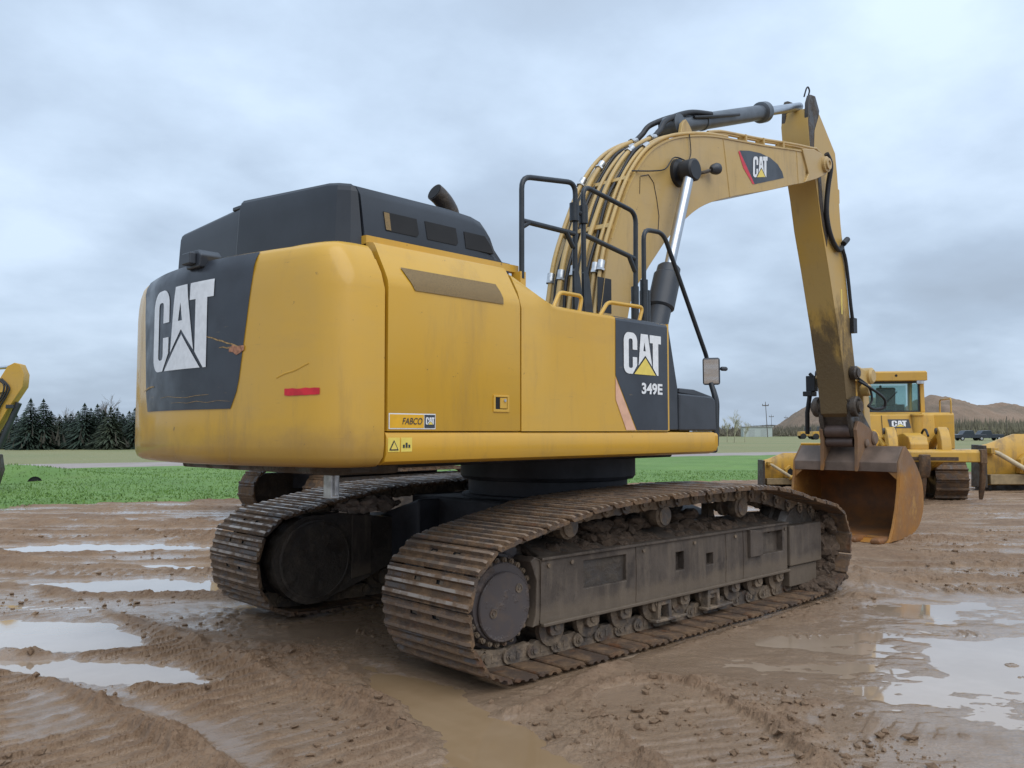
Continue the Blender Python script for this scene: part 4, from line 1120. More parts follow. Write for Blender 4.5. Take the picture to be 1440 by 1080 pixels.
# ================================================================== ground
_perm = np.random.default_rng(11).permutation(4096).astype(np.int32)
_grad = np.random.default_rng(12).uniform(0, 2*np.pi, 4096)
_gx, _gy = np.cos(_grad).astype(np.float32), np.sin(_grad).astype(np.float32)
def perlin(x, y, seed=0):
    fx_ = np.floor(x); fy_ = np.floor(y); xi = fx_.astype(np.int32); yi = fy_.astype(np.int32)
    xf = (x-fx_).astype(np.float32); yf = (y-fy_).astype(np.float32)
    u = xf*xf*xf*(xf*(xf*6-15)+10); v = yf*yf*yf*(yf*(yf*6-15)+10)
    def g(ix, iy, fx, fy):
        h = _perm[(_perm[(ix+seed*57) & 4095] + iy + seed*131) & 4095]
        return _gx[h]*fx + _gy[h]*fy
    a = g(xi, yi, xf, yf); b_ = g(xi+1, yi, xf-1, yf); c = g(xi, yi+1, xf, yf-1); d_ = g(xi+1, yi+1, xf-1, yf-1)
    return ((a+(b_-a)*u) + ((c+(d_-c)*u)-(a+(b_-a)*u))*v)*1.5
def fbm(x, y, f, octv=4, seed=0, gain=.5):
    s = 0; a = 1.0; t = 0
    for k in range(octv):
        s = s + a*perlin(x*f, y*f, seed+k); t += a; a *= gain; f *= 2.03
    return s/t
def sst(x, a, b_): t = np.clip((x-a)/(b_-a), 0, 1); return t*t*(3-2*t)
def poly_sdf(px, py, poly):
    """signed distance, negative inside"""
    Q = np.array(poly, float); m = (px > Q[:,0].min()-1.2) & (px < Q[:,0].max()+1.2) & (py > Q[:,1].min()-1.2) & (py < Q[:,1].max()+1.2)
    out = np.full(px.shape, 9.0); out[m] = _poly_sdf(px[m], py[m], poly); return out
def _poly_sdf(px, py, poly):
    P = np.array(poly, float); n = len(P); d = np.full(px.shape, 1e9); ins = np.zeros(px.shape, bool)
    for i in range(n):
        a, c = P[i], P[(i+1) % n]; e = c-a; wx, wy = px-a[0], py-a[1]
        t = np.clip((wx*e[0]+wy*e[1])/(e@e), 0, 1)
        d = np.minimum(d, (wx-e[0]*t)**2+(wy-e[1]*t)**2)
        cond = ((a[1] > py) != (c[1] > py)) & (px < (c[0]-a[0])*(py-a[1])/((c[1]-a[1])+1e-12)+a[0])
        ins ^= cond
    d = np.sqrt(d); return np.where(ins, -d, d)
def path_dist(px, py, path):
    """distance to a polyline (signed by side) and arc length of the foot point"""
    Q = np.array(path, float); m = (px > Q[:,0].min()-1.4) & (px < Q[:,0].max()+1.4) & (py > Q[:,1].min()-1.4) & (py < Q[:,1].max()+1.4)
    o1 = np.full(px.shape, 9.0); o2 = np.zeros(px.shape); o1[m], o2[m] = _path_dist(px[m], py[m], path); return o1, o2
def _path_dist(px, py, path):
    P = np.array(path, float); best = np.full(px.shape, 1e9); sd_ = np.zeros(px.shape); arc_ = np.zeros(px.shape); s0 = 0
    for i in range(len(P)-1):
        a, c = P[i], P[i+1]; e = c-a; L = math.hypot(*e); wx, wy = px-a[0], py-a[1]
        t = np.clip((wx*e[0]+wy*e[1])/(L*L), 0, 1); dx, dy = wx-e[0]*t, wy-e[1]*t; d = np.hypot(dx, dy)
        m = d < best; best = np.where(m, d, best)
        sd_ = np.where(m, np.sign(e[0]*dy-e[1]*dx)*d, sd_); arc_ = np.where(m, s0+t*L, arc_); s0 += L
    return sd_, arc_
# a, d: yard axes (across / along) in metres from the corner of the yard where the picture was taken
PUD = [ # deep puddles
 [(-7.5,8.0),(-4.6,7.72),(-3.55,7.62),(-3.1,7.1),(-2.85,6.78),(-3.4,6.62),(-4.6,6.55),(-7.5,6.4)],
 [(-3.9,6.40),(-2.75,6.38),(-2.35,6.12),(-2.02,5.80),(-2.7,5.80),(-3.3,6.0)],
 [(-5.4,9.55),(-4.2,9.9),(-3.0,9.75),(-2.2,9.6),(-2.4,9.2),(-3.6,8.95),(-4.6,9.1)],
 [(-8.0,12.3),(-6.9,13.0),(-5.2,12.95),(-4.2,12.6),(-5.4,12.1),(-7.0,11.95)],
 [(-4.9,10.9),(-3.9,11.1),(-3.2,10.75),(-4.0,10.5)],
 [(-1.1,6.3),(-.52,5.85),(-.20,5.3),(.10,4.8),(.42,4.3),(.75,3.4),(.9,2.4),(-.2,2.4),(-.28,3.6),(-.30,4.3),(-.42,4.9),(-.75,5.5)],
 [(3.4,6.9),(4.2,7.0),(6.5,6.9),(6.8,5.3),(4.6,5.2),(3.7,5.45),(3.1,6.0)],
 [(9.5,15.5),(12,16.2),(15,15.8),(15,14.6),(12,14.2)],
]
FILM = [ # shallow films with mud standing through
 [(.75,6.55),(1.5,6.75),(2.7,7.6),(3.8,8.6),(4.8,9.0),(6.5,8.6),(7.5,7.4),(7.5,5.0),(5.0,4.6),(3.6,4.4),(2.2,5.0),(1.9,5.9),(1.2,6.05)],
 [(-5.8,8.7),(-3.2,8.5),(-2.2,7.9),(-1.4,7.3),(-1.5,6.9),(-2.4,7.3),(-3.4,8.0),(-5.8,8.2)],
 [(1.7,4.6),(3.2,4.7),(4.4,4.2),(4.4,3.0),(2.4,3.0),(1.5,3.8)],
]
CHURN = [ [(.65,5.75),(1.35,5.85),(1.85,5.2),(1.75,4.2),(1.6,2.8),(.9,2.8),(.75,3.8),(.45,4.8)], [(-2.9,6.6),(-1.9,6.9),(-.9,6.4),(-.7,5.3),(-.4,4.4),(-.6,2.6),(-2.2,2.6),(-2.6,5.0)],
          [(-5,5.9),(-3,5.6),(-2.0,4.8),(-1.5,3.0),(-5,3.0)], [(3.0,4.35),(4.6,5.1),(4.9,4.7),(3.4,4.0)] ]
TRACKS = [([(-5.4,8.9),(-3.0,6.65),(-1.3,4.95),(-.2,3.6),(.5,2.6)], .42, .15, .036), ([(-6.4,8.0),(-4.1,6.0),(-2.5,4.55),(-1.2,3.2)], .50, .155, .036),
          ([(-6.4,6.4),(-4.0,4.4),(-2.6,3.1)], .40, .15, .034), ([(1.0,7.3),(.35,6.3),(-.15,5.5)], .30, .13, .02), ([(.9,5.4),(1.15,4.4),(1.55,3.0)], .40, .11, .022),
          ([(2.0,5.0),(3.2,4.1),(4.2,3.2)], .32, .12, .018), ([(4.2,9.2),(7.5,8.9),(12,8.8)], .30, .16, .02), ([(5.0,10.4),(9,10.2),(14,10.6)], .32, .16, .02),
          ([(-9,10.4),(-6,10.3),(-3.2,10.2)], .30, .16, .02), ([(-10,14.0),(-7,13.7),(-3.6,13.9)], .3, .16, .02)]
RUTS = [([(-6.8,8.6),(-4.6,6.9),(-2.8,5.75),(-1.7,4.85),(-.9,3.8),(-.5,2.8)], .10, .045), ([(1.5,6.3),(1.9,5.7),(2.45,5.25),(2.9,4.6),(3.2,3.4)], .09, .030),
        ([(2.3,9.7),(5,8.5),(9,7.9)], .16, .04), ([(3.0,10.9),(7,9.6),(12,9.4)], .16, .045), ([(4,12.6),(9,11.6),(15,11.8)], .18, .05), ([(-9,9.0),(-6,8.8),(-2.6,8.4)], .12, .03),
        ([(-10,11.6),(-6,11.4),(-2.8,11.5)], .15, .045), ([(-12,14.8),(-7,14.6),(-2.5,15.0)], .18, .05), ([(-12,16.4),(-7,16.0),(-2.5,16.5)], .18, .05), ([(1.3,3.9),(1.9,4.5),(3.4,4.9),(6,5.0)], .09, .025)]
WLEV = -.012
def terrain(x, y):
    a = (x-CX)*UR[0]+(y-CY)*UR[1]; d = (x-CX)*UF[0]+(y-CY)*UF[1]
    near = sst(d, 45, 22)
    h = .030*fbm(a, d, .33, 3, 1) + .016*fbm(a, d, 1.3, 3, 5)
    # wheel ruts that run across the yard
    rut = fbm(a*.16, d*1.0, 1.5, 4, 20)
    m = np.clip(sst(d, 7.8, 10) + sst(a, 4.2, 6.0)*sst(d, 6.5, 8), 0, 1)
    h += m*(.075*rut + .035*(np.clip(1-2.2*np.abs(fbm(a*.12, d, 2.6, 3, 27)), 0, 1)**2-.3) + .02*fbm(a*.35, d, 5, 3, 24))
    ch = np.clip(.30 + 1.1*fbm(a, d, .55, 3, 30), 0, 1)
    for P in CHURN: ch = np.maximum(ch, sst(poly_sdf(a, d, P), .35, -.25))
    wetm = np.zeros(a.shape)
    for P in FILM: wetm = np.maximum(wetm, sst(poly_sdf(a, d, P) + .25*fbm(a, d, 1.6, 3, 40), .30, -.30))
    pm = np.zeros(a.shape)
    for P in PUD: pm = np.maximum(pm, sst(poly_sdf(a, d, P) + .16*fbm(a, d, 1.9, 4, 44) + .05*fbm(a, d, 7, 2, 47), .16, -.16))
    tm = np.zeros(a.shape)
    for path, hw, sp, dep in TRACKS: tm = np.maximum(tm, sst(np.abs(path_dist(a, d, path)[0]), hw+.05, hw-.08))
    # clods, crumbs and torn ridges, worked out only where they can be seen
    cl_ = np.abs(fbm(a, d, 3.6, 3, 50)); cl2 = np.clip(fbm(a, d, 8.5, 2, 56)+.12, 0, 1)
    rough = ch*(1-wetm*.9)*(1-.55*tm)
    h += rough*(.060*(cl_-.12) + .040*cl2)
    I = (d > 2) & (d < 17) & (np.abs(a) < 13); A, D, R_ = a[I], d[I], rough[I]
    u_, w_ = (A+D)*.7071, (A-D)*.7071
    left = sst(A, -.2, -1.2)*sst(D, 8, 6.5)
    def ridge(n, p=2.0): return np.clip(1-2.4*np.abs(n), 0, 1)**p
    tear = ridge(fbm(u_*1.6, w_*7.5, 1.0, 4, 160, .55)) ; tear2 = ridge(fbm(A*2.6, D*6.0, 1.0, 4, 170, .55))
    crumb = ridge(fbm(A, D, 8.0, 4, 180, .6), 1.5); fine = fbm(A, D, 24, 3, 190, .62)
    blot = np.clip(.5+1.6*fbm(A, D, 1.4, 3, 196), 0, 1)
    f_ = left*.034*tear*(.15+.85*blot) + (1-left)*.036*tear2*blot*(.22+R_) + (.06+R_)*(.036*crumb*blot*blot + .024*fine*(.3+.7*blot))
    pits = np.clip(fbm(A, D, 13, 3, 200, .6)-.12, 0, 1); f_ -= (.05+R_)*.11*pits*(.3+.7*blot)
    calm = 1-.88*wetm[I]
    f_ = .042*np.tanh(f_/.042)*(1-.5*tm[I]); h[I] += f_*calm
    wob_ = .30*fbm(a, d, 1.6, 3, 70); live_ = np.clip(.75+1.0*fbm(a, d, 1.1, 2, 73), 0, 1); berm_ = np.clip(.6+1.4*fbm(a, d, 2.4, 3, 76), 0, 1.6)
    for path, hw, sp, dep in TRACKS:
        sd_, s = path_dist(a, d, path)
        k = sst(np.abs(sd_), hw+.03, hw-.05)
        wob = wob_
        ph = (s/sp+wob*1.6+sd_*.6) % 1.0; bar = 2*sst(np.abs(ph-.5), .30, .20)-1.0
        live = live_
        h += k*(dep*1.15*bar*live-.02) + .045*np.exp(-((np.abs(sd_)-hw-.05)/.07)**2)*berm_
    rwet = np.zeros(a.shape); rw_ = .10*fbm(a, d, .9, 2, 220); rb_ = np.clip(.5+1.5*fbm(a, d, 2.2, 3, 224), 0, 1.4); rq_ = np.clip(.6+1.2*fbm(a, d, .8, 2, 228), 0, 1)
    for path, w, dep in RUTS:
        sd_, s = path_dist(a, d, path); sd_ = sd_ + rw_; q_ = np.exp(-(sd_/w)**2)
        h += -dep*q_ + dep*.9*np.exp(-((np.abs(sd_)-1.9*w)/(.6*w))**2)*rb_
        rwet = np.maximum(rwet, q_*rq_)
    # chevron tyre print
    sd_, s = path_dist(a, d, [(2.2,7.16),(3.1,7.24),(4.1,7.22)])
    tp = sst(np.abs(sd_), .13, .10)*sst(s, 0, .2)*sst(s, 1.9, 1.6)
    # films and puddles
    film = WLEV + .0015 + .020*fbm(a*.6, d, 1.5, 3, 80) + .012*fbm(a*.5, d, 6.5, 4, 84, .6)
    fl = WLEV+.012; ex = h-fl; h = fl + .5*(ex+np.sqrt(ex*ex+.0004))
    h = h*(1-wetm) + wetm*film
    h += tp*np.clip(.4+1.6*fbm(a, d, 2.0, 3, 87), 0, 1)*(.006 + .012*np.clip(2*np.sin(2*np.pi*(s/.085+np.abs(sd_)*5+.5*fbm(a, d, 3, 2, 88))), -1, 1))
    h = h*(1-pm) + pm*(-.055+.010*fbm(a, d, 3, 3, 90))
    # floating specks of mud in the right-hand puddle
    sp_ = sst(fbm(a, d, 5.5, 3, 95), .20, .36)*sst(a, 2.9, 3.6)*pm*sst(d, 7.2, 6.0); h += sp_*.058
    # under and beside the excavator
    tx = sst(np.abs(x), 2.9, 2.4); ty = sst(np.abs(np.abs(y)-1.418), .62, .45)
    h = h*(1-tx*ty) - tx*ty*.016
    mid = sst(np.abs(y), 1.1, .9)*sst(np.abs(x), 3.2, 2.4); h = h*(1-.7*mid) + .002*mid
    heap = np.exp(-(((x-3.15)/.42)**2+((y+1.55)/.55)**2)); h += heap*(.12+.12*cl_+.05*cl2)
    heap = np.exp(-(((x+2.75)/.35)**2+((y-1.4)/.6)**2)); h += heap*.035*cl_*3
    bkx = np.exp(-(((x-7.0)/.5)**2+((y-.2)/1.0)**2)); h = h*(1-.8*bkx)-.004*bkx
    dry = 1-np.clip(np.maximum(pm, wetm)*1.6, 0, 1); h = h*(1-dry) + dry*np.maximum(h, WLEV+.005)
    h = h - .22*sst(y-(14.6-.255*x), .6, 2.2)
    # the yard settles to a level sheet in the distance
    far = sst(np.hypot(x, y), 30, 60)
    h = h*(1-far) - .06*far
    wet = np.clip(np.maximum(np.maximum(wetm*.85, rwet*.9), sst(h, .030, -.008)) + .45*sst(fbm(a*.5, d, .9, 3, 99), .0, .45), 0, 1)
    return h, wet, a, d

oc = np.array([CX-1.5*UF[0], CY-1.5*UF[1]])
half_a = math.radians(45)
ang = np.concatenate([np.linspace(-half_a, half_a, 1060), np.linspace(half_a, 2*math.pi-half_a, 72)[1:-1]])
rad = np.concatenate([np.linspace(.02, 4.6, 24)[:-1], np.geomspace(4.6, 42, 900)[:-1], np.geomspace(42, 1800, 40)])
AA, RR = np.meshgrid(ang, rad)
X = oc[0] + RR*np.cos(YAW+AA); Y = oc[1] + RR*np.sin(YAW+AA)
Hh, WET, GA, GD = terrain(X, Y)
def grid_object(name, X, Y, Z, mat, wrap=False, attrs=None, flat=None):
    nr, nc = X.shape
    co = np.stack([X, Y, Z], -1).reshape(-1, 3).astype(np.float32)
    i = np.arange(nr*nc).reshape(nr, nc)
    if wrap: i = np.concatenate([i, i[:, :1]], 1)
    q = np.stack([i[:-1,:-1], i[:-1,1:], i[1:,1:], i[1:,:-1]], -1).reshape(-1, 4)
    P0, P1, P3 = co[q[0,0]], co[q[0,1]], co[q[0,3]]
    if np.cross(P1-P0, P3-P0)[2] < 0: q = q[:, ::-1]
    me = bpy.data.meshes.new(name)
    me.vertices.add(len(co)); me.vertices.foreach_set('co', co.ravel())
    me.loops.add(q.size); me.loops.foreach_set('vertex_index', q.ravel().astype(np.int32))
    me.polygons.add(len(q)); me.polygons.foreach_set('loop_start', np.arange(0, q.size, 4, dtype=np.int32))
    me.polygons.foreach_set('use_smooth', np.ones(len(q), bool) if flat is None else ~flat.ravel()[q[:,0]])
    me.update(calc_edges=True); me.validate()
    for k, v in (attrs or {}).items():
        at = me.attributes.new(k, 'FLOAT', 'POINT'); at.data.foreach_set('value', v.ravel().astype(np.float32))
    me.materials.append(mat)
    o = bpy.data.objects.new(name, me); COL.objects.link(o); return o
def mudmat():
    b = NB('wet_mud')
    w = b.attr('wet').outputs['Fac']
    v = b.co.outputs['Object']
    f1 = b.ramp(b.noise(.7, 5, .6, v), .33, .68); f2 = b.ramp(b.noise(5, 6, .65, v), .32, .7); f3 = b.ramp(b.noise(38, 5, .7, v), .3, .72)
    c = b.mix(f1, (.205, .124, .072), (.300, .196, .122))
    c = b.mix(b.math('MULTIPLY', f2, .6), c, (.140, .084, .049))
    c = b.mix(b.math('MULTIPLY', f3, .35), c, (.35, .25, .175))
    c = b.mix(b.math('MULTIPLY', b.ramp(b.noise(75, 4, .7, v), .56, .68), .7), c, (.070, .042, .025))
    c = b.mix(b.math('MULTIPLY', b.ramp(b.noise(22, 6, .75, v), .54, .68), .6), c, (.095, .057, .034))
    c = b.mix(b.math('MULTIPLY', w, .55), c, (.360, .248, .158))  # pale silt tone, with the sheen of wet mud put into the colour
    b.bump(b.math('ADD', b.math('MULTIPLY', b.noise(60, 6, .72, v), .8), b.math('MULTIPLY', b.noise(18, 5, .65, v), .9)), .95, .018)
    wr = b.math('ADD', w, b.math('MULTIPLY', b.math('SUBTRACT', b.noise(3.5, 5, .6, v), .5), .9))
    r = b.ramp(wr, .20, 1.0, .62, .07)
    return b.fin(c, r, 0.0, IOR=1.33, Specular_IOR_Level=b.ramp(wr, .15, .8, .35, .75), Coat_Weight=b.ramp(wr, .55, 1.0, 0.0, .55), Coat_Roughness=.12)
MUD = mudmat()
structure(grid_object('ground', X, Y, Hh, MUD, wrap=True, attrs={'wet': WET}, flat=(WET < .55)))

def watermat(name, c0, c1, coat):
    b = NB(name); b.world()
    c = b.mix(b.ramp(b.noise(1.3, 4, .6), .35, .65), c0, c1)
    b.bump(b.noise(7, 3, .5), .03, .01)
    return b.fin(c, b.ramp(b.noise(2.1, 5, .6), .4, .7, .03, .09), 0.0, IOR=1.333, Coat_Weight=coat, Coat_Roughness=.03, Coat_IOR=1.45)
WATER = watermat('muddy_water', (.36, .265, .185), (.41, .31, .225), .7)
SILT = watermat('silty_water', (.265, .175, .095), (.30, .205, .118), 0.0)
def widen(P, k):
    c = np.mean(np.array(P), 0); out = []
    for q in P:
        v = np.array(q)-c; out.append(tuple(np.array(q)+v/np.linalg.norm(v)*k))
    return out
SHEETS = [([(-9.0,5.3),(-1.95,5.3),(-1.45,6.6),(-1.35,8.0),(-1.6,13.4),(-9.0,13.4)], WATER),
          ([(.6,6.95),(.55,6.0),(1.35,5.0),(1.35,2.6),(8.2,2.6),(8.2,9.5),(3.4,9.5)], WATER),
          ([(-1.30,6.75),(-.45,6.30),(.10,5.45),(.45,4.85),(.80,4.3),(1.15,3.4),(1.2,2.2),(-.6,2.2),(-.65,3.6),(-.72,4.4),(-.95,5.0),(-1.30,5.6)], SILT),
          ([(9.0,15.8),(12,16.5),(15.4,16.0),(15.4,14.3),(12,13.9),(9.0,15.0)], WATER)]
for P, m_ in SHEETS:
    b = MB(); b.add([W(a, d, WLEV) for a, d in P], [tuple(range(len(P)))]); structure(b.build('puddle', m_))

def ground_z(x, y): return terrain(np.atleast_1d(np.array(x, float)), np.atleast_1d(np.array(y, float)))[0]
rc_ = np.random.default_rng(21); NCL = 9000
dq = 3.6 + 11*rc_.random(NCL)**1.7; aq = (rc_.random(NCL)*2-1)*dq*.68
keep = (fbm(aq, dq, .9, 2, 210) > -.02)
for P in PUD[:6]+FILM[:1]: keep &= poly_sdf(aq, dq, P) > .05
aq, dq = aq[keep], dq[keep]
xq = CX+aq*UR[0]+dq*UF[0]; yq = CY+aq*UR[1]+dq*UF[1]
inside = (np.abs(xq) < 2.8) & (np.abs(np.abs(yq)-1.42) < .55); xq, yq = xq[~inside], yq[~inside]
zq = ground_z(xq, yq); bm = bmesh.new(); bmesh.ops.create_icosphere(bm, subdivisions=1, radius=1.0)
IV = np.array([v.co[:] for v in bm.verts]); IF = np.array([[v.index for v in f.verts] for f in bm.faces]); bm.free()
n = len(xq); sz = .005+.026*rc_.random(n)**5; jt = 1+.35*rc_.normal(size=(n, len(IV), 1)).clip(-1, 1)
stt = np.stack([rc_.uniform(.8, 1.7, n), rc_.uniform(.7, 1.3, n), rc_.uniform(.5, .9, n)], 1)
th_ = rc_.random(n)*6.28; P = IV[None]*jt*stt[:,None,:]*sz[:,None,None]
Px = P[...,0]*np.cos(th_)[:,None]-P[...,1]*np.sin(th_)[:,None]; Py = P[...,0]*np.sin(th_)[:,None]+P[...,1]*np.cos(th_)[:,None]
V = np.stack([Px+xq[:,None], Py+yq[:,None], P[...,2]+(zq+sz*.3)[:,None]], -1).reshape(-1, 3); F = (IF[None]+(np.arange(n)*len(IV))[:,None,None]).reshape(-1, 3)
me = bpy.data.meshes.new('mud_clods'); me.from_pydata(V.tolist(), [], F.tolist()); me.materials.append(MUD)
at = me.attributes.new('wet', 'FLOAT', 'POINT'); at.data.foreach_set('value', np.full(len(V), .25, np.float32))
o = bpy.data.objects.new('mud_clods', me); COL.objects.link(o); tag(o, 'loose brown mud clods and crumbs scattered over the churned yard', 'mud clods', kind='stuff')
# ================================================================== other machines in the yard
def oval_track(root, yc, L, R, width, n, z0=0.0, x0=0.0, name='track', shoe_h=.05, lugs=1):
    """an oval crawler track along x: part track with one sub-part for each shoe"""
    per = 2*L + 2*math.pi*R; pitch = per/n
    b = MB(); b.prism([(x0+R*.80*math.cos(t)+(-0 if math.cos(t) < 0 else L), z0+R+R*.80*math.sin(t)) for t in np.linspace(math.pi/2, 3*math.pi/2, 12)] +
                      [(x0+L+R*.80*math.cos(t), z0+R+R*.80*math.sin(t)) for t in np.linspace(-math.pi/2, math.pi/2, 12)], yc-width*.28, yc+width*.28)
    tr = b.build(name, GREASE, root, smooth=35)
    m = MB(); a = pitch*.48; w = width/2
    m.prism([(-a,-.03),(a,-.03),(a,-.005),(a-.04,0),(-a+.10,0),(-a+.085,shoe_h),(-a+.055,shoe_h),(-a+.04,0),(-a,0)], -w, w)
    me = m.mesh('track_shoe', [SHOE, WORN], smooth=30)
    for k in range(n):
        s = k*pitch
        if s < L: p = (x0+L-s, z0); ang = math.pi
        elif s < L+math.pi*R: t = (s-L)/R; p = (x0-R*math.sin(t), z0+R-R*math.cos(t)); ang = math.pi-t
        elif s < 2*L+math.pi*R: p = (x0+s-L-math.pi*R, z0+2*R); ang = 0
        else: t = (s-2*L-math.pi*R)/R; p = (x0+L+R*math.sin(t), z0+R+R*math.cos(t)); ang = -t
        o = bpy.data.objects.new('track_shoe', me); COL.objects.link(o); o.parent = tr
        o.location = (p[0], yc, p[1]); o.rotation_euler = (0, -ang, 0)
    return tr

# ---- bulldozer behind the bucket, its ripper towards the yard -----------
DZ = empty('bulldozer', W(9.55, 20.9), math.radians(35), 'yellow bulldozer with rear ripper and glazed cab parked behind the rusty bucket', 'bulldozer')
for s in (-1, 1): oval_track(DZ, s*1.16, 2.95, .50, .74, 38, x0=.50, shoe_h=.06)
b = MB(); b.box((.45,-.70,.45), (3.9,.70,1.15)); b.build('chassis', GREASE, DZ, bevel=.03)
b = MB()
b.prism([(.42,1.05),(.42,1.30),(.60,2.12),(1.0,2.18),(1.0,1.05)], -.95, .62); bod = b.build('fuel_tank', DOZY, DZ, bevel=.03)
# decal follows the sloping tank back
def tankx(z): return .42 + max(0, (z-1.30))*.2195 - .008
b = MB(); b.add([(tankx(1.78),.12,1.78),(tankx(1.78),-.38,1.78),(tankx(2.00),-.34,2.00),(tankx(2.00),.16,2.00)], [(0,1,2,3)]); b.build('tank_decal', DECB, bod)
letters(bod, lambda u, v: (tankx(1.815+v)-.008, .07-u*1.5, 1.815+v), .15, WHT, DYEL)
b = MB(); b.prism([(.62,1.25),(.62,2.12),(.68,2.17),(2.4,2.17),(2.4,1.25)], -1.42, -.66); b.build('side_tank', DOZY, DZ, bevel=.03)
b = MB(); b.prism([(.8,1.25),(.8,1.80),(2.4,1.80),(2.4,1.25)], .66, 1.38); b.build('side_tank', DOZY, DZ, bevel=.03)
b = MB(); b.cyl((.56,-.53,1.5), (.56,-.53,2.10), .13, 14); b.cyl((.56,-.53,2.08), (.56,-.53,2.13), .16, 14); b.build('filler_tower', DOZY, DZ, bevel=.015)
b = MB(); b.prism([(2.35,1.15),(2.35,2.0),(2.5,2.22),(4.25,2.05),(4.3,1.15)], -.52, .52); b.build('engine_hood', DOZY, DZ, bevel=.03)
# cab: posts, roof, glass, seat
cab = MB(); cab.box((.98,-.84,2.05), (2.30,.84,2.19)); cab = cab.build('cab', DOZY, DZ, bevel=.015)
for x in (.98, 2.20):
    for s in (-1, 1):
        b = MB(); b.prism([(x,2.19),(x+(.06 if x < 2 else -.04),3.02),(x+.12+(.06 if x < 2 else -.04),3.02),(x+.12,2.19)], s*.84, s*.74); b.build('cab_post', DOZY, cab, bevel=.012)
b = MB(); b.loft([(.78,-.86),(2.35,-.86),(2.35,.86),(.78,.86)], [(2.99,.0),(3.20,.0),(3.235,.03)]); b.build('cab_roof', DOZY, cab, bevel=.012)
b = MB(); b.cyl((.775,-.12,3.12), (.79,-.12,3.12), .032, 12); b.build('roof_plug', DARK, cab)
b = MB(); b.plate([-.735,-.70,.70,.735], [2.195,2.23,2.94,2.985], {(1,1)}, 1.06, 1.11)
b.v = [(y_, x_, z_) for x_, y_, z_ in b.v]; b.build('window_frame', BLK, cab)
for x, nm in ((1.085,'rear_window'), (2.28,'front_window')):
    b = MB(); b.box((x,-.70,2.23), (x+.008,.70,2.94)); b.build(nm, CGLASS, cab)
for s in (-1, 1):
    b = MB(); b.box((1.25,s*.80-.004,2.20), (2.15,s*.80+.004,2.95)); b.build('side_window', CGLASS, cab)
b = MB(); b.box((1.45,-.26,2.19), (1.95,.26,2.38)); b.prism([(1.42,2.36),(1.36,2.82),(1.48,2.86),(1.56,2.38)], -.24, .24); b.build('seat', BLK, cab, bevel=.04)
b = MB(); b.box((2.0,-.6,2.06), (2.24,.6,2.42)); b.box((2.22,-.08,2.4), (2.27,-.02,2.95)); b.box((2.22,.28,2.4), (2.27,.34,2.95)); b.build('dashboard', BLK, cab, bevel=.02)
# ripper
b = MB(); b.prism([(-1.05,.98),(-1.05,1.22),(-.95,1.27),(-.60,1.27),(-.55,1.20),(-.55,.98)], -1.52, 1.10); rp = b.build('ripper', DOZY, DZ, bevel=.03)
for y in (-.78, .38):
    b = MB(); b.prism([(-.98,1.24),(-.93,1.50),(-.78,1.72),(-.62,1.80),(-.44,1.76),(-.50,1.60),(-.62,1.42),(-.62,1.24)], y-.11, y+.11); b.build('lift_arm', DOZY, rp, bevel=.02)
    b = MB(); b.cyl((-.56,y,1.70), (.45,y,1.25), .09, 14); b.build('ripper_cylinder', DOZY, rp, smooth=35)
    b = MB(); b.prism([(-.75,1.02),(.45,.72),(.45,.95),(-.70,1.22)], y-.07, y+.07); b.build('draw_arm', DOZY, rp, bevel=.02)
b = MB(); b.prism([(-.80,1.26),(-.80,1.40),(-.66,1.56),(-.1,1.66),(.35,1.62),(.30,1.40),(-.3,1.26)], -.44, -.02); b.build('shank_carriage', DOZY, rp, bevel=.03)
b = MB(); b.prism([(-1.30,.82),(-1.30,1.16),(-1.04,1.16),(-1.02,.66),(-1.14,.62)], -.34, -.14); b.prism([(-1.16,1.0),(-1.12,.55),(-1.0,.25),(-.86,.05),(-.82,.14),(-.92,.4),(-.96,1.0)], -.29, -.19); b.build('ripper_shank', SHOE, rp, bevel=.02)
b = MB(); b.box((-1.10,-1.60,.95), (-.86,-1.46,1.28)); b.prism([(-1.10,1.0),(-1.04,.60),(-.90,.28),(-.78,.10),(-.78,.30),(-.88,.70),(-.90,1.0)], -1.58, -1.48); b.build('ripper_shank', SHOE, rp, bevel=.02)
b = MB(); b.box((-1.02,1.04,.95), (-.62,1.12,1.28)); b.build('beam_end', DOZY, rp, bevel=.01)
for s_ in (-1, 1):
    b = MB(); b.tube(spline([(-.30,s_*.36-.2,1.58),(-.05,s_*.36-.2,1.74),(.25,s_*.36-.2,1.66),(.45,s_*.36-.2,1.40)], 5), .028, 8); b.build('ripper_hose', RUBB, rp, smooth=50)
    b = MB(); b.box((.80,s_*.70-.09,3.0), (.86,s_*.70+.09,2.90)); b.build('rear_lamp', ZINC, cab, bevel=.01)
b = MB(); b.tube(rounded([(.66,-1.36,2.17),(.66,-1.36,2.52),(1.6,-1.36,2.52),(1.6,-1.36,2.17)], .08, 4), .02, 8); b.build('grab_rail', DOZY, DZ, smooth=50)
b = MB(); b.tube([(1.075,.25,2.26),(1.075,-.20,2.72)], .012, 6); b.build('wiper', RUBB, cab)
b = MB(); b.box((-1.06,-1.0,1.02), (-1.052,.9,1.10)); b.build('beam_grime', MUDC, rp)
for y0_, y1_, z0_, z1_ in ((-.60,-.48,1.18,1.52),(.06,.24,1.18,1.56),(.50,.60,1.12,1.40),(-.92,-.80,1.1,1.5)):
    b = MB(); b.box((.395,y0_,z0_), (.415,y1_,z1_)); b.build('tank_recess_shade', DARK, bod)  # dark slabs on the tank face, shade of openings put into their colour
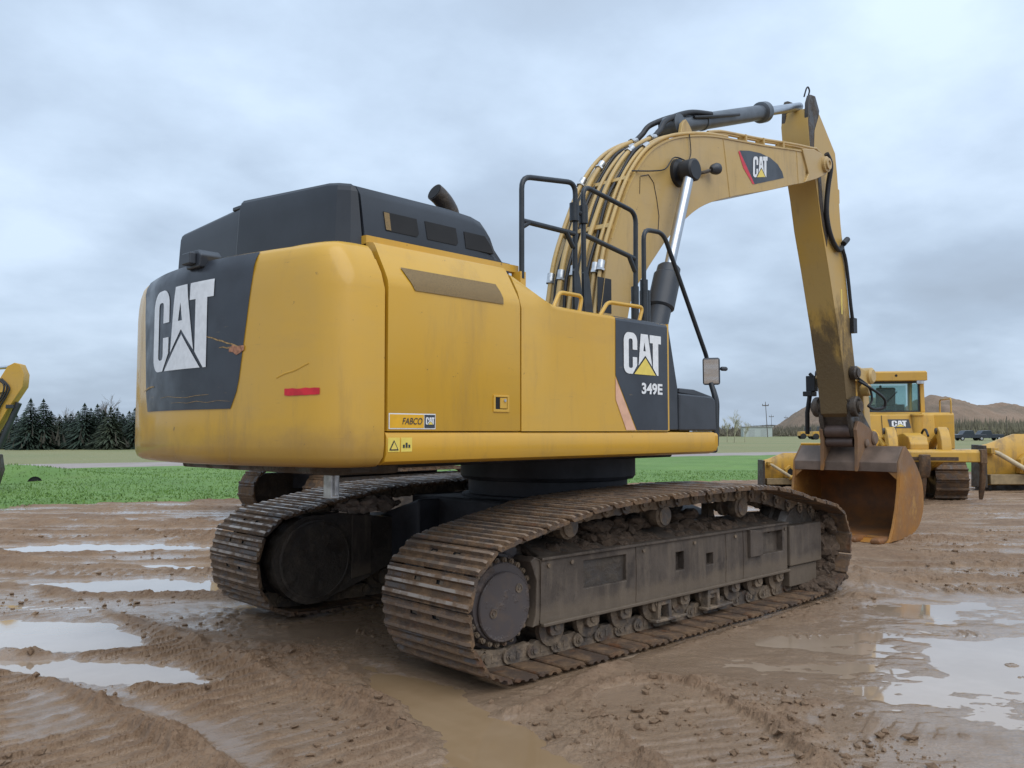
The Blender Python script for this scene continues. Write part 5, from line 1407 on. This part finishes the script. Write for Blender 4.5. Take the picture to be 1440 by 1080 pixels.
for y_, s_ in ((.52,1), (-.92,-1)):
    b = MB(); b.prism([(-.72,1.28),(.40,1.66),(.40,1.74),(-.74,1.38)], y_-.035, y_+.035); b.build('tilt_strut', DOZY, rp, bevel=.012)
for y_ in (-.62, .30):
    b = MB(); b.tube([(tankx(1.32)-.002,y_,1.32),(tankx(2.1)-.002,y_,2.10)], .008, 5); b.build('panel_seam', GREASE, bod)
b = MB(); b.prism([(.30,1.10),(.30,1.16),(.44,1.16),(.44,1.10)], -.9, .6); b.build('step_plate', GREASE, DZ, bevel=.008)
for y_ in (-.78, .38):
    b = MB(); b.lathe((-.58,y_-.15,1.70), (0,1,0), [(0,.05),(.01,.075),(.29,.075),(.30,.05)], 14); b.build('arm_pin', GREASE, rp, smooth=35)
# front blade
b = MB(); b.prism([(5.0,.08),(5.2,.45),(5.18,.9),(5.0,1.35),(4.94,1.33),(5.1,.9),(5.12,.45),(4.92,.1)], -1.7, 1.7); b.build('front_blade', DOZY, DZ, bevel=.01)
for s in (-1, 1):
    b = MB(); b.prism([(2.2,.45),(5.05,.25),(5.05,.45),(2.2,.70)], s*1.52-.09, s*1.52+.09); b.build('push_arm', DOZY, DZ, bevel=.02)

# ---- two blades standing in the yard ------------------------------------
def yard_blade(loc, rz, sc_, label, L=3.6):
    root = empty('dozer_blade', loc, rz, label, 'blade'); root.scale = (sc_, sc_, sc_)
    # local x: along the blade, y: away from the yard (mould-board side), z up
    top = [(0,1.18),(.35,1.26),(1.05,1.52),(L-1.05,1.52),(L-.35,1.26),(L,1.18)]
    b = MB(); V = []; pr = [(.34,.10),(.10,.32),(0,.70),(.05,1.0),(.16,1.0)]
    cols = []
    for x, zt in top:
        cols.append([(x, y, z if k < 3 else zt-(.18 if k == 3 else 0)) for k, (y, z) in enumerate(pr)])
    for c in cols: V += c
    n = len(pr); b.add(V, [(i*n+k, (i+1)*n+k, (i+1)*n+k+1, i*n+k+1) for i in range(len(top)-1) for k in range(n-1)])
    V2 = [(x, y+.10 if k != 0 else y+.06, z) for x, y, z in V for k in (1,)]
    b.add(V2, [(i*n+k, i*n+k+1, (i+1)*n+k+1, (i+1)*n+k) for i in range(len(top)-1) for k in range(n-1)])
    for e in (0, len(top)-1):
        b.add([V[e*n+k] for k in range(n)] + [V2[e*n+k] for k in range(n-1, -1, -1)], [tuple(range(2*n))])
    for k in (0, n-1):
        for i in range(len(top)-1): b.add([V[i*n+k], V[(i+1)*n+k], V2[(i+1)*n+k], V2[i*n+k]], [(0,1,2,3)])
    b.build('mould_board', DOZY, root, smooth=30)
    for x in (0.0, L):
        b = MB(); b.prism([(-.26,.12),(-.26,1.22),(.30,1.24),(.36,.12)], x-.05, x+.05, axis='x'); b.build('end_plate', GREASE, root, bevel=.015)
    b = MB(); b.box((.15,-.22,.20), (L-.15,.02,.46)); b.build('lower_beam', simple('blade_beam', (.30,.22,.12), .7) if 'blade_beam' not in MATS else MATS['blade_beam'], root, bevel=.02)
    for x0, x1 in ((.30,1.15), (L-.30,L-1.15)):
        b = MB(); b.cyl((x0,-.14,1.08), (x1,-.34,.52), .062, 12); b.build('brace', simple('brace_pale', (.52,.42,.27), .5) if 'brace_pale' not in MATS else MATS['brace_pale'], root, smooth=35)
        b = MB(); b.lathe((x1-.08,-.34,.50), (1,0,0), [(0,.10),(.16,.10)], 14); b.build('brace_joint', DOZY, root, smooth=35)
        b = MB(); b.box((x0-.1,-.20,1.0), (x0+.1,.02,1.16)); b.build('brace_lug', DOZY, root, bevel=.015)
        b = MB(); xm = (x0+x1)/2+(.45 if x0 < x1 else -.45); b.prism([(xm-.22,.48),(xm-.20,.85),(xm,1.02),(xm+.20,.85),(xm+.22,.48)], -.20, .0); b.build('cylinder_mount', DOZY, root, bevel=.02)
        b = MB(); b.prism([(xm-.13,.52),(xm-.12,.80),(xm,.90),(xm+.12,.80),(xm+.13,.52)], -.206, -.203); b.build('mount_recess_shade', DARK, root)  # near-black plate before the mount, a hollow's shade given as colour
    b = MB(); b.box((.05,.28,.02), (L-.05,.34,.24)); b.build('cutting_edge', GREASE, root)
    return root
yard_blade(W(7.62, 26.0, -.06), YAW-math.pi/2+.10, .72, 'low yellow dozer blade with pale brace half hidden left of the rusty bucket')
yard_blade(W(13.35, 24.3, -.02), YAW-math.pi/2+.02, 1.08, 'big yellow dozer blade with pale brace at the right edge of the photo')

# ---- excavator parked behind, seen below the counterweight ---------------
E2 = empty('excavator', W(-4.62, 16.8), math.radians(3), 'yellow excavator parked behind the big one, only tracks and belly seen beneath its counterweight', 'excavator')
for s in (-1, 1): oval_track(E2, s*1.2, 3.3, .46, .62, 38, x0=.45, shoe_h=.03)
b = MB(); b.box((.9,-.9,.5), (3.4,.9,1.0)); b.cyl((2.1,0,.95), (2.1,0,1.16), .7, 28); b.build('car_body', NAVY, E2, bevel=.02)
b = MB(); b.loft([(-.6,-1.3),(.3,-1.4),(.3,1.4),(-.6,1.3),(-.95,.8),(-1.0,0),(-.95,-.8)], [(1.16,.10),(1.20,.02),(1.3,0),(2.2,0),(2.3,.08)]); b.build('counterweight', YEL, E2, smooth=35)
b = MB(); b.box((-.75,-1.1,1.08), (.2,1.1,1.16)); b.build('belly_plate', GREASE, E2, bevel=.02)
b = MB(); b.box((.32,-1.4,1.20), (3.6,1.4,1.38)); b.build('side_sill', YEL, E2, bevel=.02)
b = MB(); b.box((.32,-1.36,1.38), (2.1,1.36,2.3)); b.box((2.1,-1.36,1.38), (3.4,-.5,2.0)); b.build('body', YEL, E2, bevel=.03)
b = MB(); b.prism([(2.2,1.38),(2.2,2.7),(3.4,2.7),(3.75,2.2),(3.7,1.38)], .45, 1.36); b.build('cab', BLK, E2, bevel=.03)

# ---- excavator whose stick reaches into the picture at the left edge ------
E3 = empty('excavator', W(-16.72, 23.5), YAW-math.pi/2+math.radians(8), 'yellow excavator at the left edge, only its bent boom and hosed stick in view', 'excavator')
E3.scale = (1, 1, 1)
b = MB(); st3 = [(2.60,3.52),(2.78,3.62),(2.92,3.58),(3.04,3.30),(3.02,2.95),(2.62,2.28),(2.25,1.55),(2.02,.98),(1.90,.98),(1.84,1.2),(2.06,2.05),(2.25,2.75),(2.36,3.08)]
b.prism(st3, -.20, .20); s3 = b.build('stick', DOZY, E3, bevel=.015)
b = MB(); b.prism([(-1.5,2.1),(-.4,2.92),(.8,3.22),(2.0,3.12),(2.62,3.02),(2.62,2.80),(2.1,2.70),(.9,2.66),(.1,2.42),(-1.2,1.62)], -.27, .27); b.build('boom', DOZY, E3, bevel=.015)
b = MB(); b.cyl((0.9,0,3.34), (2.1,0,3.46), .09, 14); c3 = b.build('stick_cylinder', BLK, E3, smooth=35)
b = MB(); b.cyl((2.1,0,3.46), (2.68,0,3.52), .05, 12); b.build('cylinder_rod', CHROME, c3, smooth=35)
for k in range(3):
    b = MB(); b.tube(spline([(2.38+.05*k,-.24,3.16),(2.56+.07*k,-.27,2.98-.03*k),(2.50+.06*k,-.27,2.66),(2.26+.10*k,-.26,2.34),(2.22+.06*k,-.24,2.02-.1*k)], 6), .024, 8); b.build('stick_hose', RUBB, s3, smooth=50)
b = MB(); b.cyl((2.86,-.02,2.50), (2.36,0,1.25), .085, 14); b.build('bucket_cylinder', BLK, E3, smooth=35)
b = MB(); b.box((2.60,-.23,2.34), (2.80,-.17,2.44)); b.build('line_clamp', BLK, s3, bevel=.01)
b = MB(); b.loft([(1.55,-.5),(2.35,-.5),(2.35,.5),(1.55,.5)], [(.02,.25),(.2,.08),(.6,0),(1.05,.05)]); b.build('bucket', GREASE, E3, bevel=.03)
for s in (-1, 1): oval_track(E3, s*1.2, 3.3, .46, .6, 36, x0=-6.2, shoe_h=.03)
b = MB(); b.box((-6.3,-1.4,1.1), (-2.2,1.4,1.35)); b.box((-6.3,-1.36,1.35), (-3.6,1.36,2.3)); b.build('body', DOZY, E3, bevel=.03)
b = MB(); b.prism([(-3.5,1.35),(-3.5,2.8),(-2.4,2.8),(-2.0,2.2),(-2.1,1.35)], .4, 1.36); b.build('cab', BLK, E3, bevel=.03)
b = MB(); b.prism([(-2.9,1.3),(-2.6,1.3),(-1.2,1.7),(-1.45,2.12)], -.26, .26); b.build('boom_foot', DOZY, E3, bevel=.02)
# ================================================================== verge, road, field
def bound(x): return 14.6 - .255*x            # mud / grass line in the yard
def road0(x): return 34.4 - .252*x
def road1(x): return 42.6 - .252*x
def strip(name, f0, f1, xs, nacross, mat, zf, jag=0.0):
    T = np.linspace(0, 1, nacross)
    XX, TT = np.meshgrid(xs, T); lo = f0(XX); hi = f1(XX)
    if jag: lo = lo + jag*fbm(XX, lo*0+3, .55, 4, 120) + .25*jag*fbm(XX, lo*0, 3.1, 3, 124)
    YY = lo + (hi-lo)*TT
    return structure(grid_object(name, XX, YY, zf(XX, YY, TT), mat))
def grassmat(name, c0, c1, c2, sc1=.35):
    b = NB(name); v = b.co.outputs['Object']
    c = b.mix(b.ramp(b.noise(sc1, 5, .6, v), .33, .67), c0, c1)
    c = b.mix(b.math('MULTIPLY', b.ramp(b.noise(sc1*2.1, 6, .7, v, sc3=(.35, 1.4, 1)), .52, .74), .45), c, tuple(.5*(x+y) for x, y in zip(c2, (.20, .17, .07))))
    c = b.mix(b.math('MULTIPLY', b.ramp(b.noise(2.5, 6, .7, v), .45, .75), .6), c, c2)
    b.bump(b.noise(14, 6, .7, v), .8, .05)
    return b.fin(c, .8, 0.0)
GRASS = grassmat('verge_grass', (.112, .215, .040), (.155, .265, .056), (.090, .150, .034))
FIELD = grassmat('field_grass', (.235, .225, .095), (.185, .205, .08), (.28, .24, .13), .05)
BLADE = grassmat('grass_blade', (.115, .220, .042), (.158, .272, .060), (.09, .155, .036), .5)
def gravelmat():
    b = NB('gravel'); v = b.co.outputs['Object']
    c = b.mix(b.ramp(b.noise(.5, 5, .6, v), .35, .65), (.30, .25, .225), (.36, .315, .285))
    c = b.mix(b.math('MULTIPLY', b.ramp(b.noise(9, 6, .7, v), .4, .7), .5), c, (.24, .195, .17))
    return b.fin(c, .85)
GRAVEL = gravelmat()
def verge_z(x, y, t):
    a = (x-CX)*UR[0]+(y-CY)*UR[1]; d = (x-CX)*UF[0]+(y-CY)*UF[1]
    z = .05 + .10*t - .05*np.exp(-((t-.30)/.14)**2) + .06*fbm(x, y, .35, 3, 130)
    z += .45*np.exp(-(((a+17.2)/2.2)**2+((d-29.5)/1.6)**2)) - .05*np.exp(-(((a+15.6)/.9)**2+((d-27.2)/.8)**2))
    e = sst(t, 0, .03); return z*e - .10*(1-e)
xs = np.concatenate([np.linspace(-60, -6, 60), np.linspace(-5.8, 30, 320), np.linspace(31, 140, 60)])
strip('grass_verge', bound, lambda x: road0(x)+.05, xs, 60, GRASS, verge_z, jag=.9)
strip('road', lambda x: road0(x)-.3, road1, np.linspace(-120, 260, 120), 8, GRAVEL, lambda x, y, t: .075+.03*np.sin(np.pi*t), jag=.5)
strip('field', lambda x: road1(x)-.3, lambda x: 900+0*x, np.concatenate([np.linspace(-900, -60, 24)[:-1], np.linspace(-60, 260, 90), np.linspace(280, 1600, 24)]), 40, FIELD, lambda x, y, t: .115 - .05*np.exp(-t*400) + 0*x, jag=.6)
# grass blades on the verge: uncountable, one mesh
N = 20000; r_ = np.random.default_rng(5)
dd = 16 + 20*r_.random(N*3)**1.5; aa = (r_.random(N*3)*2-1)*dd*.66
bx_ = CX + aa*UR[0] + dd*UF[0]; by_ = CY + aa*UR[1] + dd*UF[1]
lo = bound(bx_) + .9*fbm(bx_, bx_*0+3, .55, 4, 120) + .225*fbm(bx_, bx_*0, 3.1, 3, 124); hi = road0(bx_)+.05
ok = (by_ > lo+.05) & (by_ < hi-.1); bx_, by_, lo, hi = bx_[ok][:N], by_[ok][:N], lo[ok][:N], hi[ok][:N]
tt = (by_-lo)/(hi-lo); bz = verge_z(bx_, by_, tt); n = len(bx_)
an = r_.random(n)*6.283; hh = (.02+.05*r_.random(n))*(1+.6*np.clip(fbm(bx_, by_, .8, 2, 140), -1, 1)); wdt = .012+.016*r_.random(n); lx = r_.normal(0, .03, n); ly = r_.normal(0, .03, n)
ca, sa = np.cos(an)*wdt, np.sin(an)*wdt
V = np.empty((n, 3, 3)); V[:,0] = np.stack([bx_-ca, by_-sa, bz-.01], 1); V[:,1] = np.stack([bx_+ca, by_+sa, bz-.01], 1); V[:,2] = np.stack([bx_+lx, by_+ly, bz+hh], 1)
me = bpy.data.meshes.new('grass'); me.vertices.add(n*3); me.vertices.foreach_set('co', V.ravel()); me.loops.add(n*3); me.loops.foreach_set('vertex_index', np.arange(n*3, dtype=np.int32))
me.polygons.add(n); me.polygons.foreach_set('loop_start', np.arange(0, n*3, 3, dtype=np.int32)); me.update(calc_edges=True); me.materials.append(BLADE)
o = bpy.data.objects.new('grass', me); COL.objects.link(o); tag(o, 'short bright green grass growing on the verge between mud and road', 'grass', kind='stuff')
# culvert mouth in the verge
b = MB(); b.lathe((0,0,0), (0,1,0), [(0,.22),(0,.17),(1.4,.17),(1.4,.22)], 18); 
tag(b.build('culvert_pipe', DARK, None, smooth=40, loc=W(-15.45, 27.6, .02), rz=YAW-math.pi/2+.6), 'dark culvert pipe mouth in the green verge at the left', 'pipe')

# ---- trees -----------------------------------------------------------------
SPR = grassmat('spruce_needles', (.016, .034, .020), (.030, .052, .028), (.012, .024, .016), .6)
SPR2 = grassmat('spruce_needles_olive', (.035, .050, .024), (.048, .060, .030), (.022, .034, .018), .6)
BARK = simple('bark', (.10, .075, .055), .9, var=.3, scale=3)
def spruce(loc, H, Wd, seed, label, mat=SPR, dens=1.0):
    r = random.Random(seed); root = empty('spruce_tree', loc, 0, label, 'tree', 'evergreens beyond the road')
    b = MB(); b.cyl((0,0,-.05), (0,0,H*.97), H*.018, 8, r2=.01); b.build('trunk', BARK, root, smooth=50)
    V = []; F = []; nl = int(24+H*4.5)
    for k in range(nl):
        t = (k+r.random()*.5)/nl; z = H*(.04+.95*t); R = Wd*(1-t)**.82*(.82+.3*r.random())+.03
        nb = max(5, int((19-11*t)*dens))
        for j in range(nb):
            a = 6.283*(j+r.random()*.8)/nb; rr = R*r.uniform(.6, 1.12); ca, sa = math.cos(a), math.sin(a)
            segs = 4
            for q in range(segs):
                f0 = q/segs; f1 = (q+1)/segs+.10
                droop = lambda f: -.30*rr*f*f + (.12*rr*f)
                p0 = Vector((ca*rr*f0, sa*rr*f0, z+droop(f0))); p1 = Vector((ca*rr*f1, sa*rr*f1, z+droop(f1)))
                wv = Vector((-sa, ca, 0))*(.06+.24*rr*(1-f0)*r.uniform(.6,1.3)); up_ = Vector((0,0,-r.uniform(.04,.16)*H*.11))
                i = len(V); V += [p0-wv*.6, p1+up_*.3, p0+wv*.6+up_, p0+up_*1.3]
                F += [(i, i+1, i+2), (i, i+3, i+1)]
    # leader shoots
    for k in range(6):
        a = 6.283*k/6; i = len(V); V += [Vector((.03*math.cos(a), .03*math.sin(a), H*.93)), Vector((.16*math.cos(a+.4), .16*math.sin(a+.4), H*.95)), Vector((0,0,H*1.02))]; F.append((i, i+1, i+2))
    b = MB(); b.add(V, F); me = bpy.data.meshes.new('crown'); me.from_pydata([tuple(v) for v in V], [], F); me.materials.append(mat)
    o = bpy.data.objects.new('crown', me); COL.objects.link(o); o.parent = root
    return root
def pxa(px, d): return (px-720)/1193*d
row = [ # photo column, distance, height in photo rows, width
 (8,80,46,1.5),(24,77,56,1.4),(43,74,80,1.55),(61,75,86,1.75),(84,79,52,1.4),(100,78,62,1.6),(119,76,76,1.7),(137,77,70,1.4),(156,75,73,1.6),(173,79,56,1.5),(190,77,72,1.5),(206,79,66,1.5),(226,80,60,1.5)]
ords = ['first','second','third','fourth','fifth','sixth','seventh','eighth','ninth','tenth','eleventh','twelfth','thirteenth']
for k, (px, d, hpx, wdt) in enumerate(row):
    kinds = 'broad dark spruce' if wdt >= 1.6 else 'slim dark spruce'
    H = hpx*d/1193*(.80+.10*((k*7)%5)/4); wdt *= 1.35
    spruce(W(pxa(px, d), d, .10), H, wdt, 300+k, f'{kinds}, {ords[k]} from the left edge in the far evergreen row', SPR if k % 4 else SPR2, 1.0)
for k, (px, d, hpx, wdt) in enumerate(((14,90,44,2.0),(34,92,50,2.0),(72,93,52,2.1),(92,91,46,2.2),(110,93,52,2.2),(128,94,56,2.0),(146,92,54,2.1),(165,94,56,2.2),(182,92,52,2.0),(199,94,50,2.2))):
    spruce(W(pxa(px, d), d, .10), hpx*d/1193*.95, wdt*1.2, 350+k, f'dark evergreen in the back rank of the far tree row, {ords[k]} from the left', SPR, 1.0)
def bare_tree(loc, H, seed, label, mat, group, spread=.5, n=5, leaf=0):
    r = random.Random(seed); root = empty('bare_tree', loc, 0, label, 'tree', group)
    b = MB(); tw = MB()
    def grow(p, d, L, rad, lev):
        q = p + d*L; (b if lev < 2 else tw).cyl(p, q, rad, 5 if lev < 2 else 3, r2=rad*.6, caps=False)
        if lev >= 4: return
        for k in range(n if lev < 3 else 4):
            dd_ = (d + Vector((r.gauss(0, spread), r.gauss(0, spread), r.gauss(.12, spread*.5)))).normalized()
            grow(p + d*L*r.uniform(.45, 1.0), dd_, L*r.uniform(.45, .72), rad*.5, lev+1)
    grow(Vector((0,0,-.05)), Vector((r.gauss(0,.03), r.gauss(0,.03), 1)).normalized(), H*.42, H*.018, 0)
    b.build('trunk', mat, root, weld=False); tw.build('crown', mat, root, weld=False); return root
TWIG = simple('pale_twigs', (.36, .34, .22), .9, var=.25, scale=1)
TWIG2 = simple('grey_twigs', (.15, .125, .10), .9, var=.25, scale=1)
for k, (px, d, hpx, m, lab) in enumerate(((1032,120,46,TWIG,'pale budding tree just right of the mirror pipe, tallest of three'),(1022,125,36,TWIG,'pale budding tree half hidden behind the mirror pipe'),(1047,128,32,TWIG,'low pale budding tree nearest the utility pole'),
        (92,92,58,TWIG2,'grey leafless tree between the tall spruces and the evergreen row at left'),(150,96,84,TWIG2,'thin leafless treetop rising behind the dark spruces'))):
    bare_tree(W(pxa(px, d), d, .1), hpx*d/1193+.4, 500+k, lab, m, 'leafless trees in the distance', .42, 5)
# scrub that reads as one grey mass at the foot of the far mounds
def scrub(name, a0, a1, d0, h, n, seed, mat, label, hf=1.0):
    r = np.random.default_rng(seed); a = a0+(a1-a0)*r.random(n); d = d0+r.normal(0, 5, n); hgt = h*(.5+.6*r.random(n)); w = .22*h*(.4+r.random(n))*hf
    x = CX+a*UR[0]+d*UF[0]; y = CY+a*UR[1]+d*UF[1]; zc = r.random(n)*hgt
    V = np.empty((n, 3, 3)); wx, wy = UR[0]*w, UR[1]*w; tl = r.normal(0, .7, n)
    V[:,0] = np.stack([x-wx*.5, y-wy*.5, zc*0+.1+zc*.5], 1); V[:,1] = np.stack([x+wx*.5, y+wy*.5+r.normal(0,.3,n), .1+zc*.5], 1); V[:,2] = np.stack([x+wx*tl, y+wy*tl+r.normal(0,.4,n), zc+hf*.5*h*r.random(n)+.1], 1)
    me = bpy.data.meshes.new(name); me.from_pydata(V.reshape(-1, 3).tolist(), [], np.arange(n*3).reshape(n, 3).tolist()); me.materials.append(mat)
    o = bpy.data.objects.new(name, me); COL.objects.link(o); return tag(o, label, 'scrub', kind='stuff')
SCR = simple('scrub_grey', (.165, .145, .105), .9, var=.3, scale=.4); SCR3 = simple('scrub_dark', (.05, .045, .032), .9, var=.3, scale=.4); SCR2 = simple('scrub_green', (.19, .17, .115), .9, var=.3, scale=.4)
scrub('scrub', 95, 240, 285, 4.2, 16000, 9, SCR, 'grey leafless scrub along the foot of the far mounds', .35)
scrub('scrub', 122, 205, 262, 5.6, 24000, 10, SCR2, 'grey green brush on the slope below the right hand mound', .22)
scrub('scrub', 62, 120, 285, 3.6, 9000, 14, SCR, 'dark leafless thicket line behind the utility poles', .35)
scrub('scrub', -62, -30, 86, 2.3, 16000, 15, SCR3, 'dark undergrowth at the foot of the far evergreen row', .25)
# ---- stockpile mounds ------------------------------------------------------
def moundmat():
    b = NB('dirt_mound'); v = b.co.outputs['Object']
    c = b.mix(b.ramp(b.noise(.035, 6, .6, v), .35, .66), (.25, .170, .115), (.19, .140, .095))
    c = b.mix(b.math('MULTIPLY', b.ramp(b.noise(.16, 6, .7, v), .4, .7), .6), c, (.30, .20, .135))
    b.bump(b.noise(.5, 6, .7, v), .8, .8)
    return b.fin(c, .9)
MOUND = moundmat()
def mound(name, c_a, c_d, prof, depth, seed):
    """prof: (across, height) skyline of a ridge"""
    A = np.linspace(prof[0][0], prof[-1][0], 220); Dn = np.linspace(-1, 1, 60); aa_, tt_ = np.meshgrid(A, Dn)
    hh_ = np.interp(aa_, [p[0] for p in prof], [p[1] for p in prof])*np.clip(1-np.abs(tt_)**1.5, 0, 1)
    gul = np.abs(fbm(aa_*1.0, tt_*depth*.25, .14, 4, seed+9)); hh_ = hh_*(1+.10*fbm(aa_, tt_*depth, .05, 4, seed)) + .06*hh_*fbm(aa_, tt_*depth, .25, 3, seed+4) - .22*gul*hh_*(1-np.clip(1-np.abs(tt_)*3, 0, 1)) - .3
    d_ = c_d + tt_*depth + 0*aa_; a_ = aa_+c_a
    return structure(grid_object(name, CX+a_*UR[0]+d_*UF[0], CY+a_*UR[1]+d_*UF[1], hh_+.1, MOUND))
def skyline(P, d): return [((px-720)/1193*d, (610-py)*d/1193) for px, py in P]
mound('hill', 0, 360, skyline([(1085,612),(1105,600),(1120,585),(1140,566),(1165,554),(1195,550),(1230,555),(1262,572),(1290,590),(1310,612)], 360), 55, 150)
mound('hill', 0, 330, skyline([(1255,612),(1275,578),(1295,558),(1312,552),(1335,556),(1362,564),(1385,566),(1405,563),(1440,568),(1500,580),(1560,590),(1620,612)], 330), 50, 156)
# ---- poles, fence, low buildings, parked vehicles ----------------------------
POLE = simple('pole_wood', (.11, .09, .075), .9)
def utility_pole(px, d, hpx, lean, label):
    root = empty('utility_pole', W(pxa(px, d), d, .1), YAW-math.pi/2, label, 'pole', 'utility poles along the far road'); H = hpx*d/1193
    b = MB(); b.cyl((0,0,-.1), (lean,0,H), H*.012, 8, r2=H*.008); b.build('mast', POLE, root, smooth=50)
    b = MB(); b.box((lean-.9,-.08,H*.88), (lean+.9,.08,H*.905)); b.build('crossarm', POLE, root)
    for x in (-.8, 0, .8):
        b = MB(); b.cyl((lean+x,0,H*.905), (lean+x,0,H*.94), .09, 6); b.build('insulator', POLE, root)
utility_pole(1079, 240, 50, -.5, 'tall leaning utility pole left of the excavator stick')
utility_pole(1084.5, 330, 30, 0, 'short distant utility pole right beside the tall leaning pole')
utility_pole(1105, 420, 27, 0, 'faint far utility pole at the foot of the brown mound')
b = MB(); b.box((0,0,0), (9,3,2.9)); sh = b.build('wall', simple('pale_cladding', (.42, .46, .44), .6), None)
SH = empty('storage_shed', W(pxa(1045, 265), 265, .1), YAW-math.pi/2, 'low pale grey shed beside the far utility pole', 'shed'); sh.parent = SH
b = MB(); b.box((-.2,-.2,2.9), (9.2,3.2,3.2)); b.build('roof', simple('shed_roof', (.24, .24, .24), .6), SH)
for x in (1.6, 5.4):
    b = MB(); b.box((x,-.04,0), (x+1.9,-.01,2.3)); b.build('door', simple('shed_door', (.36, .39, .38), .6) if 'shed_door' not in MATS else MATS['shed_door'], SH)
LW = empty('warehouse', W(pxa(1062, 560), 560, .1), YAW-math.pi/2, 'long white low warehouse on the horizon behind the utility poles', 'warehouse')
b = MB(); b.box((0,0,0), (22,12,5.4)); b.build('wall', WHT, LW); b = MB(); b.prism([(-.4,5.4),(11,6.2),(22.4,5.4)], -.4, 12.4); b.build('roof', simple('dark_roof', (.12,.12,.13), .7), LW)
# chain-link fence posts and rails in front of the right mound
FN = empty('chain_fence', W(pxa(1340, 200), 200, .1), YAW-math.pi/2, 'thin grey wire fence along the foot of the right hand mound', 'fence')
for k in range(9):
    b = MB(); b.cyl((k*4.2,0,0), (k*4.2,0,5.2 if k % 3 == 0 else 3.0), .09, 6); b.build('post', POLE, FN)
for z in (.4, 1.6, 2.9):
    b = MB(); b.cyl((0,0,z), (33.6,0,z), .022, 5); b.build('rail', POLE, FN)
# parked dark pickups far right
DKC = simple('dark_car_paint', (.035, .042, .055), .25); TYRE = simple('tyre', (.02,.02,.02), .8)
def pickup(px, d, label, rz=0.0):
    root = empty('pickup_truck', W(pxa(px, d), d, .12), YAW-math.pi/2+rz, label, 'pickup truck', 'dark vehicles parked far right'); 
    b = MB(); b.prism([(0,.45),(0,1.05),(1.0,1.15),(1.5,1.75),(2.9,1.8),(3.15,1.15),(5.2,1.12),(5.3,.45)], -.9, .9); b.build('body', DKC, root, bevel=.06)
    for y in (-.91, .91):
        b = MB(); b.prism([(1.2,1.2),(1.58,1.68),(2.85,1.72),(3.0,1.2)], y, y+.004); b.build('side_window', GLASS, root)
    for x in (.95, 4.3):
        for y in (-.82, .82):
            b = MB(); b.lathe((x,y-.12,.38), (0,1,0), [(0,.30),(.02,.38),(.22,.38),(.24,.30)], 16); w_ = b.build('wheel', TYRE, root, smooth=40)
            b = MB(); b.lathe((x,y-(.13 if y < 0 else -.125),.38), (0,1,0), [(0,.2),(.01,.2)], 12); b.build('rim', ZINC, w_)
    b = MB(); b.box((5.3,-.7,.75), (5.32,-.45,.95)); b.build('tail_light', RED, root)
pickup(1341, 150, 'dark pickup truck parked far off just right of the bulldozer'); pickup(1366, 152, 'dark pickup truck parked far off next to the big yellow blade')
# yellow machines far left of the stick
def far_loader(px, d, label):
    root = empty('wheel_loader', W(pxa(px, d), d, .1), YAW-math.pi/2, label, 'loader', 'small yellow machines far behind the stick')
    b = MB(); b.prism([(0,.7),(.1,1.6),(1.9,1.7),(1.9,.7)], -.8, .8); b.box((2.0,-.7,.6), (3.6,.7,1.2)); b.build('body', DOZY, root, bevel=.04)
    b = MB(); b.box((1.5,-.6,1.6), (2.6,.6,2.6)); b.build('cab', BLK, root, bevel=.05)
    b = MB(); b.prism([(2.2,1.3),(2.3,1.6),(4.3,.6),(4.2,.35)], -.35, .35); b.build('lift_arm', DOZY, root)
    b = MB(); b.prism([(4.1,.1),(4.0,1.0),(4.5,1.1),(5.0,.1)], -1.1, 1.1); b.build('bucket', DOZY, root)
    for x in (.8, 3.0):
        for y in (-.85, .85):
            b = MB(); b.lathe((x,y-.2,.62), (0,1,0), [(0,.5),(.03,.62),(.37,.62),(.4,.5)], 16); b.build('wheel', TYRE, root, smooth=40)
far_loader(1122, 185, 'small yellow loader far off left of the stick, left of two'); far_loader(1139, 170, 'small yellow loader far off touching the stick, right of two')
